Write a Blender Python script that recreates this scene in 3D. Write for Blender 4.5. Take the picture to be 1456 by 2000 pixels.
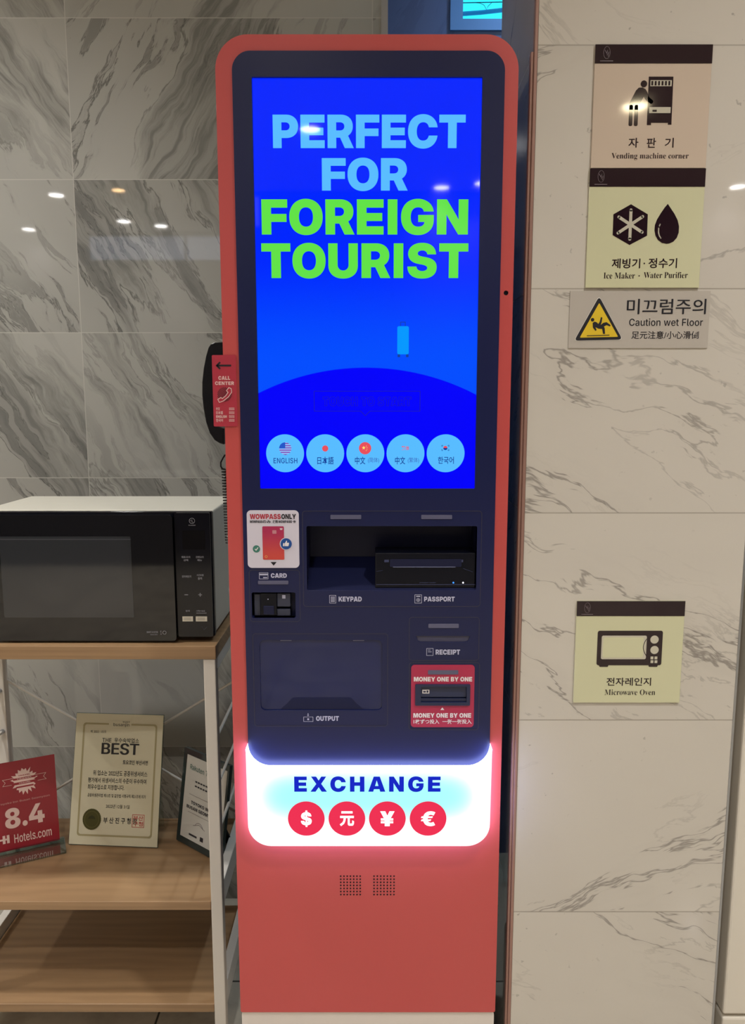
import bpy, math, random
from mathutils import Vector, Matrix
from mathutils.geometry import tessellate_polygon, delaunay_2d_cdt
from math import sin, cos, tan, pi, radians, atan2, hypot

S = bpy.context.scene
for o in list(bpy.data.objects):
    bpy.data.objects.remove(o, do_unlink=True)
COL = S.collection
random.seed(7)

# ------------------------------------------------------------------ camera, sky, exposure
EYE = Vector((0.0, 0.0, 1.5))
PITCH = radians(8.1)
FPX = 1502.0                      # focal length for a frame of 1456 x 2000
cam = bpy.data.cameras.new('camera')
cam.sensor_fit = 'VERTICAL'
cam.sensor_height = 24.0
cam.lens = 24.0 * FPX / 2000.0
cam.clip_start = 0.02
cam_o = bpy.data.objects.new('camera', cam)
cam_o.location = EYE
cam_o.rotation_euler = (pi / 2 - PITCH, 0, 0)
COL.objects.link(cam_o)
S.camera = cam_o

world = bpy.data.worlds.new('sky')
S.world = world
world.use_nodes = True
world.node_tree.nodes['Background'].inputs[0].default_value = (0.03, 0.62, 1.0, 1)
world.node_tree.nodes['Background'].inputs[1].default_value = 2.2

S.view_settings.view_transform = 'Standard'
S.view_settings.look = 'None'
S.view_settings.gamma = 1.0
S.view_settings.use_curve_mapping = False
S.view_settings.exposure = 0.0
LAMP_LENS = 60.0                  # radiance of each ceiling lamp's lens
LAMP_WATTS = 185.0                # light thrown down by each ceiling lamp
LAMP_WARM = (1.0, 0.985, 0.965)
CEIL = 3.2


# ------------------------------------------------------------------ helpers
def lin(c):
    return tuple((x / 255.0) / 12.92 if x <= 10.31 else ((x / 255.0 + 0.055) / 1.055) ** 2.4 for x in c)


MATS = {}


def mat(name, rgb, rough=0.5, metal=0.0, spec=0.5, coat=0.0, emit=None, power=1.0, coat_rough=0.03):
    """Plain surface: sRGB colour with a little procedural mottling in its roughness."""
    if name in MATS:
        return MATS[name]
    m = bpy.data.materials.new(name)
    m.use_nodes = True
    nt = m.node_tree
    b = nt.nodes['Principled BSDF']
    b.inputs['Base Color'].default_value = (*lin(rgb), 1)
    b.inputs['Metallic'].default_value = metal
    b.inputs['Specular IOR Level'].default_value = spec
    b.inputs['Coat Weight'].default_value = coat
    b.inputs['Coat Roughness'].default_value = coat_rough
    n = nt.nodes.new('ShaderNodeTexNoise')
    n.inputs['Scale'].default_value = 35
    n.inputs['Detail'].default_value = 3
    g = nt.nodes.new('ShaderNodeNewGeometry')
    nt.links.new(g.outputs['Position'], n.inputs['Vector'])
    r = nt.nodes.new('ShaderNodeMapRange')
    r.inputs['To Min'].default_value = max(0.02, rough * 0.88)
    r.inputs['To Max'].default_value = rough * 1.12
    nt.links.new(n.outputs['Fac'], r.inputs['Value'])
    nt.links.new(r.outputs['Result'], b.inputs['Roughness'])
    if emit is not None:
        b.inputs['Emission Color'].default_value = (*lin(emit), 1)
        b.inputs['Emission Strength'].default_value = power
    MATS[name] = m
    return m


def screen_mat(name, rgb, power=1.0):
    """A lit display pixel under glass: black glossy front that emits the colour."""
    return mat(name, (4, 4, 6), 0.035, 0, 0.24, 0, rgb, power)


def glass_mat(name, tint=(235, 245, 240), rough=0.03, clear=0.85):
    m = bpy.data.materials.new(name)
    m.use_nodes = True
    nt = m.node_tree
    nt.nodes.clear()
    out = nt.nodes.new('ShaderNodeOutputMaterial')
    mix = nt.nodes.new('ShaderNodeMixShader')
    tr = nt.nodes.new('ShaderNodeBsdfTransparent')
    gl = nt.nodes.new('ShaderNodeBsdfGlossy')
    lw = nt.nodes.new('ShaderNodeLayerWeight')
    fr = nt.nodes.new('ShaderNodeMapRange')
    fr.interpolation_type = 'SMOOTHERSTEP'
    fr.inputs['To Min'].default_value = 0.05
    fr.inputs['To Max'].default_value = 0.75
    nt.links.new(lw.outputs['Facing'], fr.inputs['Value'])
    tr.inputs['Color'].default_value = (*[c * clear ** 0.2 for c in lin(tint)], 1)
    gl.inputs['Roughness'].default_value = rough
    nt.links.new(fr.outputs[0], mix.inputs[0])
    nt.links.new(tr.outputs[0], mix.inputs[1])
    nt.links.new(gl.outputs[0], mix.inputs[2])
    nt.links.new(mix.outputs[0], out.inputs[0])
    return m


class N:
    """Tiny node-graph builder for the stone and wood."""
    def __init__(s, m):
        s.nt = m.node_tree

    def new(s, t, **kw):
        n = s.nt.nodes.new(t)
        for k, v in kw.items():
            setattr(n, k, v)
        return n

    def put(s, sock, v):
        if hasattr(v, 'is_output'):
            s.nt.links.new(v, sock)
        elif isinstance(v, tuple) and len(v) == 3 and sock.type == 'RGBA':
            sock.default_value = (*v, 1)
        else:
            sock.default_value = v

    def math(s, op, a, b=0.0, c=None):
        n = s.new('ShaderNodeMath', operation=op)
        s.put(n.inputs[0], a)
        s.put(n.inputs[1], b)
        if c is not None:
            s.put(n.inputs[2], c)
        return n.outputs[0]

    def mix(s, f, a, b):
        n = s.new('ShaderNodeMix', data_type='RGBA')
        s.put(n.inputs[0], f)
        s.put(n.inputs[6], a)
        s.put(n.inputs[7], b)
        return n.outputs[2]

    def noise(s, vec, scale=1.0, detail=4.0, rough=0.5, dist=0.0):
        n = s.new('ShaderNodeTexNoise')
        s.put(n.inputs['Vector'], vec)
        n.inputs['Scale'].default_value = scale
        n.inputs['Detail'].default_value = detail
        n.inputs['Roughness'].default_value = rough
        n.inputs['Distortion'].default_value = dist
        return n.outputs['Fac']

    def vec(s, x, y, z=0.0):
        n = s.new('ShaderNodeCombineXYZ')
        s.put(n.inputs[0], x)
        s.put(n.inputs[1], y)
        s.put(n.inputs[2], z)
        return n.outputs[0]

    def step(s, v, a, b, c=0.0, d=1.0):
        n = s.new('ShaderNodeMapRange', interpolation_type='SMOOTHSTEP')
        s.put(n.inputs['Value'], v)
        n.inputs['From Min'].default_value = a
        n.inputs['From Max'].default_value = b
        n.inputs['To Min'].default_value = c
        n.inputs['To Max'].default_value = d
        return n.outputs['Result']

    def ridge(s, v, c, w):
        return s.step(s.math('ABSOLUTE', s.math('SUBTRACT', v, c)), w, 0.0)


def marble(name, light, dark, line, grout, tile_w, x0, z0, steep, kind, rough=0.09, axis='x', wobble=0.05):
    m = bpy.data.materials.new(name)
    m.use_nodes = True
    g = N(m)
    b = m.node_tree.nodes['Principled BSDF']
    geo = g.new('ShaderNodeNewGeometry')
    sep = g.new('ShaderNodeSeparateXYZ')
    g.put(sep.inputs[0], geo.outputs['Position'])
    X = sep.outputs[0] if axis == 'x' else sep.outputs[1]
    Z = sep.outputs[2]
    tx_ = g.math('DIVIDE', g.math('SUBTRACT', X, x0), tile_w)
    tz_ = g.math('DIVIDE', g.math('SUBTRACT', Z, z0), 0.4)
    ix, iz = g.math('FLOOR', tx_), g.math('FLOOR', tz_)
    wn = g.new('ShaderNodeTexWhiteNoise', noise_dimensions='2D')
    g.put(wn.inputs['Vector'], g.vec(ix, iz))
    rnd = wn.outputs['Value']
    if kind == 'grey':
        # the upper right-hand slabs are laid with their veins running the other way
        flip = g.math('MULTIPLY', g.math('GREATER_THAN', iz, 0.5), g.math('GREATER_THAN', ix, -0.5))
        sgn = g.math('SUBTRACT', 1.0, g.math('MULTIPLY', flip, 2.0))
    else:
        flip = g.math('GREATER_THAN', rnd, 0.62)
        sgn = g.math('SUBTRACT', 1.0, g.math('MULTIPLY', flip, 2.0))
    xs = g.math('MULTIPLY', X, sgn)
    ca, sa = cos(radians(steep)), sin(radians(steep))
    wob = g.math('MULTIPLY', g.math('SUBTRACT', g.noise(g.vec(xs, Z, g.math('MULTIPLY', rnd, 31.0)), 5.0, 3.0), 0.5), 0.11)
    across = g.math('ADD', g.math('ADD', g.math('MULTIPLY', xs, sa), g.math('MULTIPLY', Z, ca)), wob)
    along = g.math('SUBTRACT', g.math('MULTIPLY', xs, ca), g.math('MULTIPLY', Z, sa))
    off = g.math('MULTIPLY', rnd, 47.0)
    if kind == 'grey':
        v1 = g.noise(g.vec(g.math('MULTIPLY', across, 5.0), g.math('MULTIPLY', along, 0.8), off), 1.0, 9.0, 0.6, 0.15)
        v2 = g.noise(g.vec(g.math('MULTIPLY', across, 55.0), g.math('MULTIPLY', along, 3.6), off), 1.0, 5.0, 0.65, 0.4)
        v3 = g.noise(g.vec(g.math('MULTIPLY', across, 2.6), g.math('MULTIPLY', along, 1.0), off), 1.0, 2.0)
        v5 = g.noise(g.vec(g.math('MULTIPLY', across, 17.0), g.math('MULTIPLY', along, 2.2), g.math('ADD', off, 5.0)), 1.0, 7.0, 0.6, 0.2)
        band = g.step(v1, 0.495, 0.575)
        fine = g.step(v2, 0.42, 0.64)
        body = g.math('MULTIPLY', band, g.math('ADD', 0.34, g.math('MULTIPLY', fine, 0.45)))
        wisp = g.math('MULTIPLY', g.step(v5, 0.52, 0.60), g.step(v3, 0.36, 0.60))
        edge = g.math('MULTIPLY', g.ridge(v1, 0.51, 0.010), g.step(v3, 0.40, 0.60))
        edge2 = g.math('MULTIPLY', g.ridge(v5, 0.56, 0.012), g.step(v3, 0.42, 0.6))
        col = g.mix(g.math('MULTIPLY', g.step(v3, 0.3, 0.7), 0.25), light, dark)
        col = g.mix(body, col, dark)
        col = g.mix(g.math('MULTIPLY', wisp, 0.62), col, dark)
        col = g.mix(g.math('MULTIPLY', edge, 0.7), col, line)
        col = g.mix(g.math('MULTIPLY', edge2, 0.55), col, line)
    else:
        v1 = g.noise(g.vec(g.math('MULTIPLY', across, 4.6), g.math('MULTIPLY', along, 0.75), off), 1.0, 7.0, 0.58, 0.2)
        v2 = g.noise(g.vec(g.math('MULTIPLY', across, 9.0), g.math('MULTIPLY', along, 2.4), g.math('ADD', off, 9.0)), 1.0, 7.0, 0.62, 0.25)
        v3 = g.noise(g.vec(g.math('MULTIPLY', across, 2.6), g.math('MULTIPLY', along, 1.6), g.math('ADD', off, 4.0)), 1.0, 2.0)
        v4 = g.noise(g.vec(xs, Z, off), 70.0, 2.0, 0.5)
        l1 = g.math('MULTIPLY', g.ridge(v1, 0.5, 0.007), g.step(v3, 0.36, 0.56))
        l2 = g.math('MULTIPLY', g.ridge(v2, 0.47, 0.016), g.step(v3, 0.52, 0.66))
        halo = g.math('MULTIPLY', g.ridge(v1, 0.49, 0.05), g.step(v3, 0.42, 0.66))
        speck = g.math('MULTIPLY', g.step(v4, 0.70, 0.76), g.step(v3, 0.55, 0.40))
        col = g.mix(g.math('MULTIPLY', g.step(v3, 0.3, 0.7), 0.25), light, dark)
        col = g.mix(g.math('MULTIPLY', halo, 0.25), col, dark)
        col = g.mix(g.math('MULTIPLY', l1, 0.85), col, line)
        col = g.mix(g.math('MULTIPLY', l2, 0.4), col, line)
        col = g.mix(g.math('MULTIPLY', speck, 0.6), col, line)
    # slab-to-slab tone
    col = g.mix(g.math('MULTIPLY', rnd, 0.16), col, dark)
    # joints
    fx = g.math('ABSOLUTE', g.math('SUBTRACT', tx_, g.math('ROUND', tx_)))
    fz = g.math('ABSOLUTE', g.math('SUBTRACT', tz_, g.math('ROUND', tz_)))
    j = g.math('MAXIMUM', g.step(fx, 0.0013 / tile_w, 0.0006 / tile_w), g.step(fz, 0.0036, 0.0018))
    col = g.mix(g.math('MULTIPLY', j, 0.8), col, grout)
    g.put(b.inputs['Base Color'], col)
    g.put(b.inputs['Roughness'], g.math('ADD', rough, g.math('MULTIPLY', j, 0.4)))
    b.inputs['Specular IOR Level'].default_value = 0.45
    return m


def wood(name, light, dark, rough=0.38, axis=0):
    m = bpy.data.materials.new(name)
    m.use_nodes = True
    g = N(m)
    b = m.node_tree.nodes['Principled BSDF']
    geo = g.new('ShaderNodeNewGeometry')
    sep = g.new('ShaderNodeSeparateXYZ')
    g.put(sep.inputs[0], geo.outputs['Position'])
    x, y, z = sep.outputs
    yz = g.math('ADD', y, g.math('MULTIPLY', z, 1.7))
    wv = g.new('ShaderNodeTexWave', wave_type='RINGS', rings_direction='X')
    g.put(wv.inputs['Vector'], g.vec(g.math('MULTIPLY', g.math('ADD', x, 0.55), 0.35), g.math('SUBTRACT', yz, 0.16), z))
    wv.inputs['Scale'].default_value = 11
    wv.inputs['Distortion'].default_value = 5.0
    wv.inputs['Detail'].default_value = 2.0
    wv.inputs['Detail Scale'].default_value = 0.8
    n1 = g.noise(g.vec(g.math('MULTIPLY', x, 2.0), g.math('MULTIPLY', yz, 60.0), z), 1.0, 6.0, 0.6)
    n2 = g.noise(g.vec(g.math('MULTIPLY', x, 0.7), g.math('MULTIPLY', yz, 16.0), z), 1.0, 4.0, 0.55, 0.2)
    f = g.math('ADD', g.math('MULTIPLY', n1, 0.35), g.math('ADD', g.math('MULTIPLY', n2, 0.5), g.math('MULTIPLY', wv.outputs['Fac'], 0.09)))
    g.put(b.inputs['Base Color'], g.mix(g.step(f, 0.28, 0.78), light, dark))
    b.inputs['Roughness'].default_value = rough
    return m


# ---- plain-polygon mesh builder
def area2(p):
    return sum(p[i - 1][0] * p[i][1] - p[i][0] * p[i - 1][1] for i in range(len(p))) / 2


def clean(p):
    q = []
    for a in p:
        if not q or hypot(a[0] - q[-1][0], a[1] - q[-1][1]) > 1e-7:
            q.append((a[0], a[1]))
    while len(q) > 2 and hypot(q[0][0] - q[-1][0], q[0][1] - q[-1][1]) < 1e-7:
        q.pop()
    return q


def tess(outer, holes=()):
    loops = [clean(outer)] + [clean(h) for h in holes]
    pts = [p for l in loops for p in l]
    tris = tessellate_polygon([[Vector((p[0], p[1], 0)) for p in l] for l in loops])
    out = []
    for t in tris:
        q = [pts[i] for i in t]
        a = area2(q)
        if abs(a) < 1e-12:
            continue
        out.append(tuple(t) if a > 0 else tuple(reversed(t)))
    return pts, out


class Plane:
    """A flat face in the place: an origin, a right and an up direction; it faces right x up."""
    def __init__(s, o, ux=(1, 0, 0), uz=(0, 0, 1)):
        s.o = Vector(o)
        s.ux = Vector(ux).normalized()
        s.uz = Vector(uz).normalized()
        s.n = s.ux.cross(s.uz).normalized()

    def pt(s, a, b, h=0.0):
        return s.o + s.ux * a + s.uz * b + s.n * h

    def loc(s, px, py):
        """Where the sight line through a point of the photograph meets this face."""
        u, v = (px - 728) / FPX, (py - 1000) / FPX
        d = Vector((u, cos(PITCH) - v * sin(PITCH), -sin(PITCH) - v * cos(PITCH)))
        k = (s.o - EYE).dot(s.n) / d.dot(s.n)
        q = EYE + d * k - s.o
        return q.dot(s.ux), q.dot(s.uz)

    def rect(s, l, t, r, b):
        """Photograph box -> (a0, a1, b0, b1) on this face, squared to its axes."""
        ym, xm = (t + b) / 2, (l + r) / 2
        return s.loc(l, ym)[0], s.loc(r, ym)[0], s.loc(xm, b)[1], s.loc(xm, t)[1]


class MB:
    """Collects polygons for ONE mesh object."""
    def __init__(s):
        s.v, s.f, s.mi, s.mats = [], [], [], []
        s.sm = []

    def idx(s, m):
        if m not in s.mats:
            s.mats.append(m)
        return s.mats.index(m)

    def add(s, pts, faces, m, smooth=False):
        k = len(s.v)
        s.v += [Vector(p) for p in pts]
        for f in faces:
            s.f.append([i + k for i in f])
            s.mi.append(s.idx(m))
            s.sm.append(smooth)

    def flat(s, pl, outer, m, holes=(), h=0.0):
        pts, tris = tess(outer, holes)
        s.add([pl.pt(a, b, h) for a, b in pts], tris, m)

    def slab(s, pl, outer, h0, h1, m, holes=(), side=None, back=True):
        """Prism standing on a face from height h0 to h1 (h1 is the front)."""
        side = side or m
        pts, tris = tess(outer, holes)
        s.add([pl.pt(a, b, h1) for a, b in pts], tris, m)
        if back:
            s.add([pl.pt(a, b, h0) for a, b in pts], [tuple(reversed(t)) for t in tris], side)
        for loop, want in [(outer, 1)] + [(h, -1) for h in holes]:
            l = clean(loop)
            if area2(l) * want < 0:
                l = l[::-1]
            n = len(l)
            P = [pl.pt(a, b, h0) for a, b in l] + [pl.pt(a, b, h1) for a, b in l]
            s.add(P, [(i, (i + 1) % n, n + (i + 1) % n, n + i) for i in range(n)], side)

    def box(s, x0, x1, y0, y1, z0, z1, m, skip=''):
        P = [(x, y, z) for z in (z0, z1) for y in (y0, y1) for x in (x0, x1)]
        F = {'d': (0, 2, 3, 1), 'u': (4, 5, 7, 6), 'f': (0, 1, 5, 4), 'b': (2, 6, 7, 3), 'l': (0, 4, 6, 2), 'r': (1, 3, 7, 5)}
        s.add(P, [F[k] for k in F if k not in skip], m)

    def tube(s, path, r, m, seg=12, ends=True, flat=None):
        path = [Vector(p) for p in path]
        n = len(path)
        rr = r if isinstance(r, (list, tuple)) else [r] * n
        rings = []
        up = None
        for i, p in enumerate(path):
            t = (path[min(i + 1, n - 1)] - path[max(i - 1, 0)]).normalized()
            if up is None:
                a = Vector((0, 1, 0)) if abs(t.y) < 0.9 else Vector((1, 0, 0))
                up = (a - t * a.dot(t)).normalized()
            else:
                up = (up - t * up.dot(t)).normalized()
            w = t.cross(up)
            k = flat[i] if flat else 1.0
            rings.append([p + (up * cos(2 * pi * j / seg) * k + w * sin(2 * pi * j / seg)) * rr[i] for j in range(seg)])
        P = [q for g in rings for q in g]
        F = [(i * seg + j, i * seg + (j + 1) % seg, (i + 1) * seg + (j + 1) % seg, (i + 1) * seg + j) for i in range(n - 1) for j in range(seg)]
        s.add(P, F, m, True)
        if ends:
            s.add(rings[0], [tuple(range(seg))[::-1]], m)
            s.add(rings[-1], [tuple(range(seg))], m)

    def build(s, name, parent=None, bevel=0.0, seg=2, **props):
        me = bpy.data.meshes.new(name)
        base = Vector((0, 0, 0))
        q = parent
        while q is not None:
            base += q.location
            q = q.parent
        me.from_pydata([tuple(p - base) for p in s.v], [], s.f)
        for m in s.mats:
            me.materials.append(m)
        me.polygons.foreach_set('material_index', s.mi)
        me.polygons.foreach_set('use_smooth', s.sm)
        me.validate()
        me.update()
        o = bpy.data.objects.new(name, me)
        COL.objects.link(o)
        if parent is not None:
            o.parent = parent
        if bevel:
            bv = o.modifiers.new('bevel', 'BEVEL')
            bv.width = bevel
            bv.segments = seg
            bv.limit_method = 'ANGLE'
            bv.angle_limit = radians(40)
            bv.use_clamp_overlap = True
            wl = o.modifiers.new('weld', 'WELD')
            wl.merge_threshold = 1e-5
            o.modifiers.move(1, 0)
        for k, v in props.items():
            o[k] = v
        return o


def thing(name, label, cat, loc, group=None):
    o = bpy.data.objects.new(name, None)
    o.empty_display_size = 0.05
    o.location = loc
    COL.objects.link(o)
    o['label'] = label
    o['category'] = cat
    if group:
        o['group'] = group
    return o


def tag(o, label, cat, group=None):
    o['label'] = label
    o['category'] = cat
    if group:
        o['group'] = group
    return o


def structure(mb, name, **kw):
    return mb.build(name, None, kind='structure', **kw)


# ---- outlines
def arc(cx, cz, r, a0, a1, n=10, rz=None):
    rz = r if rz is None else rz
    return [(cx + r * cos(radians(a0 + (a1 - a0) * i / n)), cz + rz * sin(radians(a0 + (a1 - a0) * i / n))) for i in range(n + 1)]


def rrect(x0, x1, z0, z1, r=0.0, n=8, rt=None):
    """Rounded rectangle; rt gives the top corners a radius of their own."""
    rt = r if rt is None else rt
    p = []
    for cx, cz, q, a in ((x1 - rt, z1 - rt, rt, 0), (x0 + rt, z1 - rt, rt, 90), (x0 + r, z0 + r, r, 180), (x1 - r, z0 + r, r, 270)):
        p += arc(cx, cz, q, a, a + 90, n) if q > 1e-6 else [(cx, cz)]
    return p


def disc(cx, cz, r, n=36, rz=None):
    return arc(cx, cz, r, 0, 360, n, rz)[:-1]


def ribbon(p, w, closed=False):
    """Outline of a polyline of width w; closed ones give (outer, [inner])."""
    p = clean(p)
    n = len(p)
    L, R = [], []
    for i in range(n):
        a = p[(i - 1) % n] if (closed or i) else p[0]
        c = p[(i + 1) % n] if (closed or i < n - 1) else p[-1]
        b = p[i]
        d1 = Vector((b[0] - a[0], b[1] - a[1]))
        d2 = Vector((c[0] - b[0], c[1] - b[1]))
        d1 = d1.normalized() if d1.length > 1e-9 else d2.normalized()
        d2 = d2.normalized() if d2.length > 1e-9 else d1
        t = d1 + d2
        t = t.normalized() if t.length > 1e-6 else d1
        k = 1 / max(0.5, t.dot(d1))
        nx, nz = -t.y * w / 2 * k, t.x * w / 2 * k
        L.append((b[0] + nx, b[1] + nz))
        R.append((b[0] - nx, b[1] - nz))
    if closed:
        if abs(area2(L)) > abs(area2(R)):
            return L, [R]
        return R, [L]
    return R + L[::-1], []


def stroke(mb, pl, p, w, m, h=0.0, closed=False, round_ends=False):
    o, hl = ribbon(p, w, closed)
    mb.flat(pl, o, m, hl, h)
    if round_ends and not closed:
        mb.flat(pl, disc(p[0][0], p[0][1], w / 2, 14), m, (), h)
        mb.flat(pl, disc(p[-1][0], p[-1][1], w / 2, 14), m, (), h)


# ---- lettering
def read_font(txt):
    F = {}
    for line in txt.split('\n'):
        ch, rest = line[0], line[1:].split('|')
        loops = []
        for c in rest[1:]:
            pts = []
            for w in c.split(' '):
                on = w[0] != '~'
                x, y = w.lstrip('~').split(',')
                pts.append((float(x), float(y), on))
            full = []
            for i, q in enumerate(pts):
                full.append(q)
                nx = pts[(i + 1) % len(pts)]
                if not q[2] and not nx[2]:
                    full.append(((q[0] + nx[0]) / 2, (q[1] + nx[1]) / 2, True))
            k = next(i for i, q in enumerate(full) if q[2])
            full = full[k:] + full[:k] + [full[k]]
            out = [full[0][:2]]
            i = 1
            while i < len(full):
                if full[i][2]:
                    out.append(full[i][:2])
                    i += 1
                else:
                    a, b, c2 = out[-1], full[i], full[i + 1]
                    for t in (0.25, 0.5, 0.75, 1.0):
                        out.append(((1 - t) ** 2 * a[0] + 2 * t * (1 - t) * b[0] + t * t * c2[0], (1 - t) ** 2 * a[1] + 2 * t * (1 - t) * b[1] + t * t * c2[1]))
                    i += 2
            loops.append(clean(out))
        F[ch] = (float(rest[0]), loops)
    return F


GLYPH = {}


def glyph_mesh(font, ch):
    """Outline loops -> triangles by non-zero winding (loops may overlap)."""
    key = (id(font), ch)
    if key not in GLYPH:
        adv, loops = font[ch]
        vs, es = [], []
        for l in loops:
            k = len(vs)
            vs += [Vector((a, b)) for a, b in l]
            es += [(k + i, k + (i + 1) % len(l)) for i in range(len(l))]
        pv, pe, pf = delaunay_2d_cdt(vs, es, [], 0, 1e-3)[:3]
        keep = []
        for f in pf:
            cx = sum(pv[i].x for i in f) / len(f)
            cy = sum(pv[i].y for i in f) / len(f)
            w = 0
            for l in loops:
                for i in range(len(l)):
                    p, q = l[i - 1], l[i]
                    s = (q[0] - p[0]) * (cy - p[1]) - (cx - p[0]) * (q[1] - p[1])
                    if p[1] <= cy < q[1] and s > 0:
                        w += 1
                    elif q[1] <= cy < p[1] and s < 0:
                        w -= 1
            if w:
                q = [(pv[i].x, pv[i].y) for i in f]
                keep.append(tuple(f) if area2(q) > 0 else tuple(reversed(f)))
        GLYPH[key] = (adv, [(v.x, v.y) for v in pv], keep)
    return GLYPH[key]


def latin_shapes(s, font, gap=0.0):
    x = 0.0
    pts, tris = [], []
    for ch in s:
        if ch == ' ':
            x += 290
            continue
        adv, p, t = glyph_mesh(font, ch)
        k = len(pts)
        pts += [(a + x, b) for a, b in p]
        tris += [tuple(i + k for i in f) for f in t]
        x += adv + gap
    return pts, tris


CJ = {}


def script_shapes(s, bold=0.0):
    """Hangul, kana, hanzi and serif letters from the built-in typeface."""
    if (s, bold) in CJ:
        return CJ[(s, bold)]
    c = bpy.data.curves.new('type', 'FONT')
    c.body = s
    c.size = 1.0
    c.offset = bold
    c.resolution_u = 3
    o = bpy.data.objects.new('type', c)
    me = bpy.data.meshes.new_from_object(o)
    pts = [(v.co.x, v.co.y) for v in me.vertices]
    tris = []
    for p in me.polygons:
        q = list(p.vertices)
        a = area2([pts[i] for i in q])
        tris.append(tuple(q) if a > 0 else tuple(reversed(q)))
    bpy.data.objects.remove(o)
    bpy.data.curves.remove(c)
    bpy.data.meshes.remove(me)
    CJ[(s, bold)] = (pts, tris)
    return pts, tris


def serif(s):
    out = ''
    for ch in s:
        if 'A' <= ch <= 'Z':
            out += chr(0x1D400 + ord(ch) - 65)
        elif 'a' <= ch <= 'z':
            out += chr(0x1D41A + ord(ch) - 97)
        else:
            out += ch
    return out


def put_text(mb, pl, pts, tris, box, m, h):
    x0, x1, z0, z1 = box
    ax, bx = min(p[0] for p in pts), max(p[0] for p in pts)
    az, bz = min(p[1] for p in pts), max(p[1] for p in pts)
    kx, kz = (x1 - x0) / (bx - ax), (z1 - z0) / (bz - az)
    mb.add([pl.pt(x0 + (p[0] - ax) * kx, z0 + (p[1] - az) * kz, h) for p in pts], tris, m)


def words(mb, pl, s, box, m, font=None, h=0.0004, gap=0.0):
    p, t = latin_shapes(s, font or MED, gap)
    put_text(mb, pl, p, t, box, m, h)


def signs(mb, pl, s, box, m, bold=0.0, h=0.0004):
    p, t = script_shapes(s, bold)
    put_text(mb, pl, p, t, box, m, h)



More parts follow.
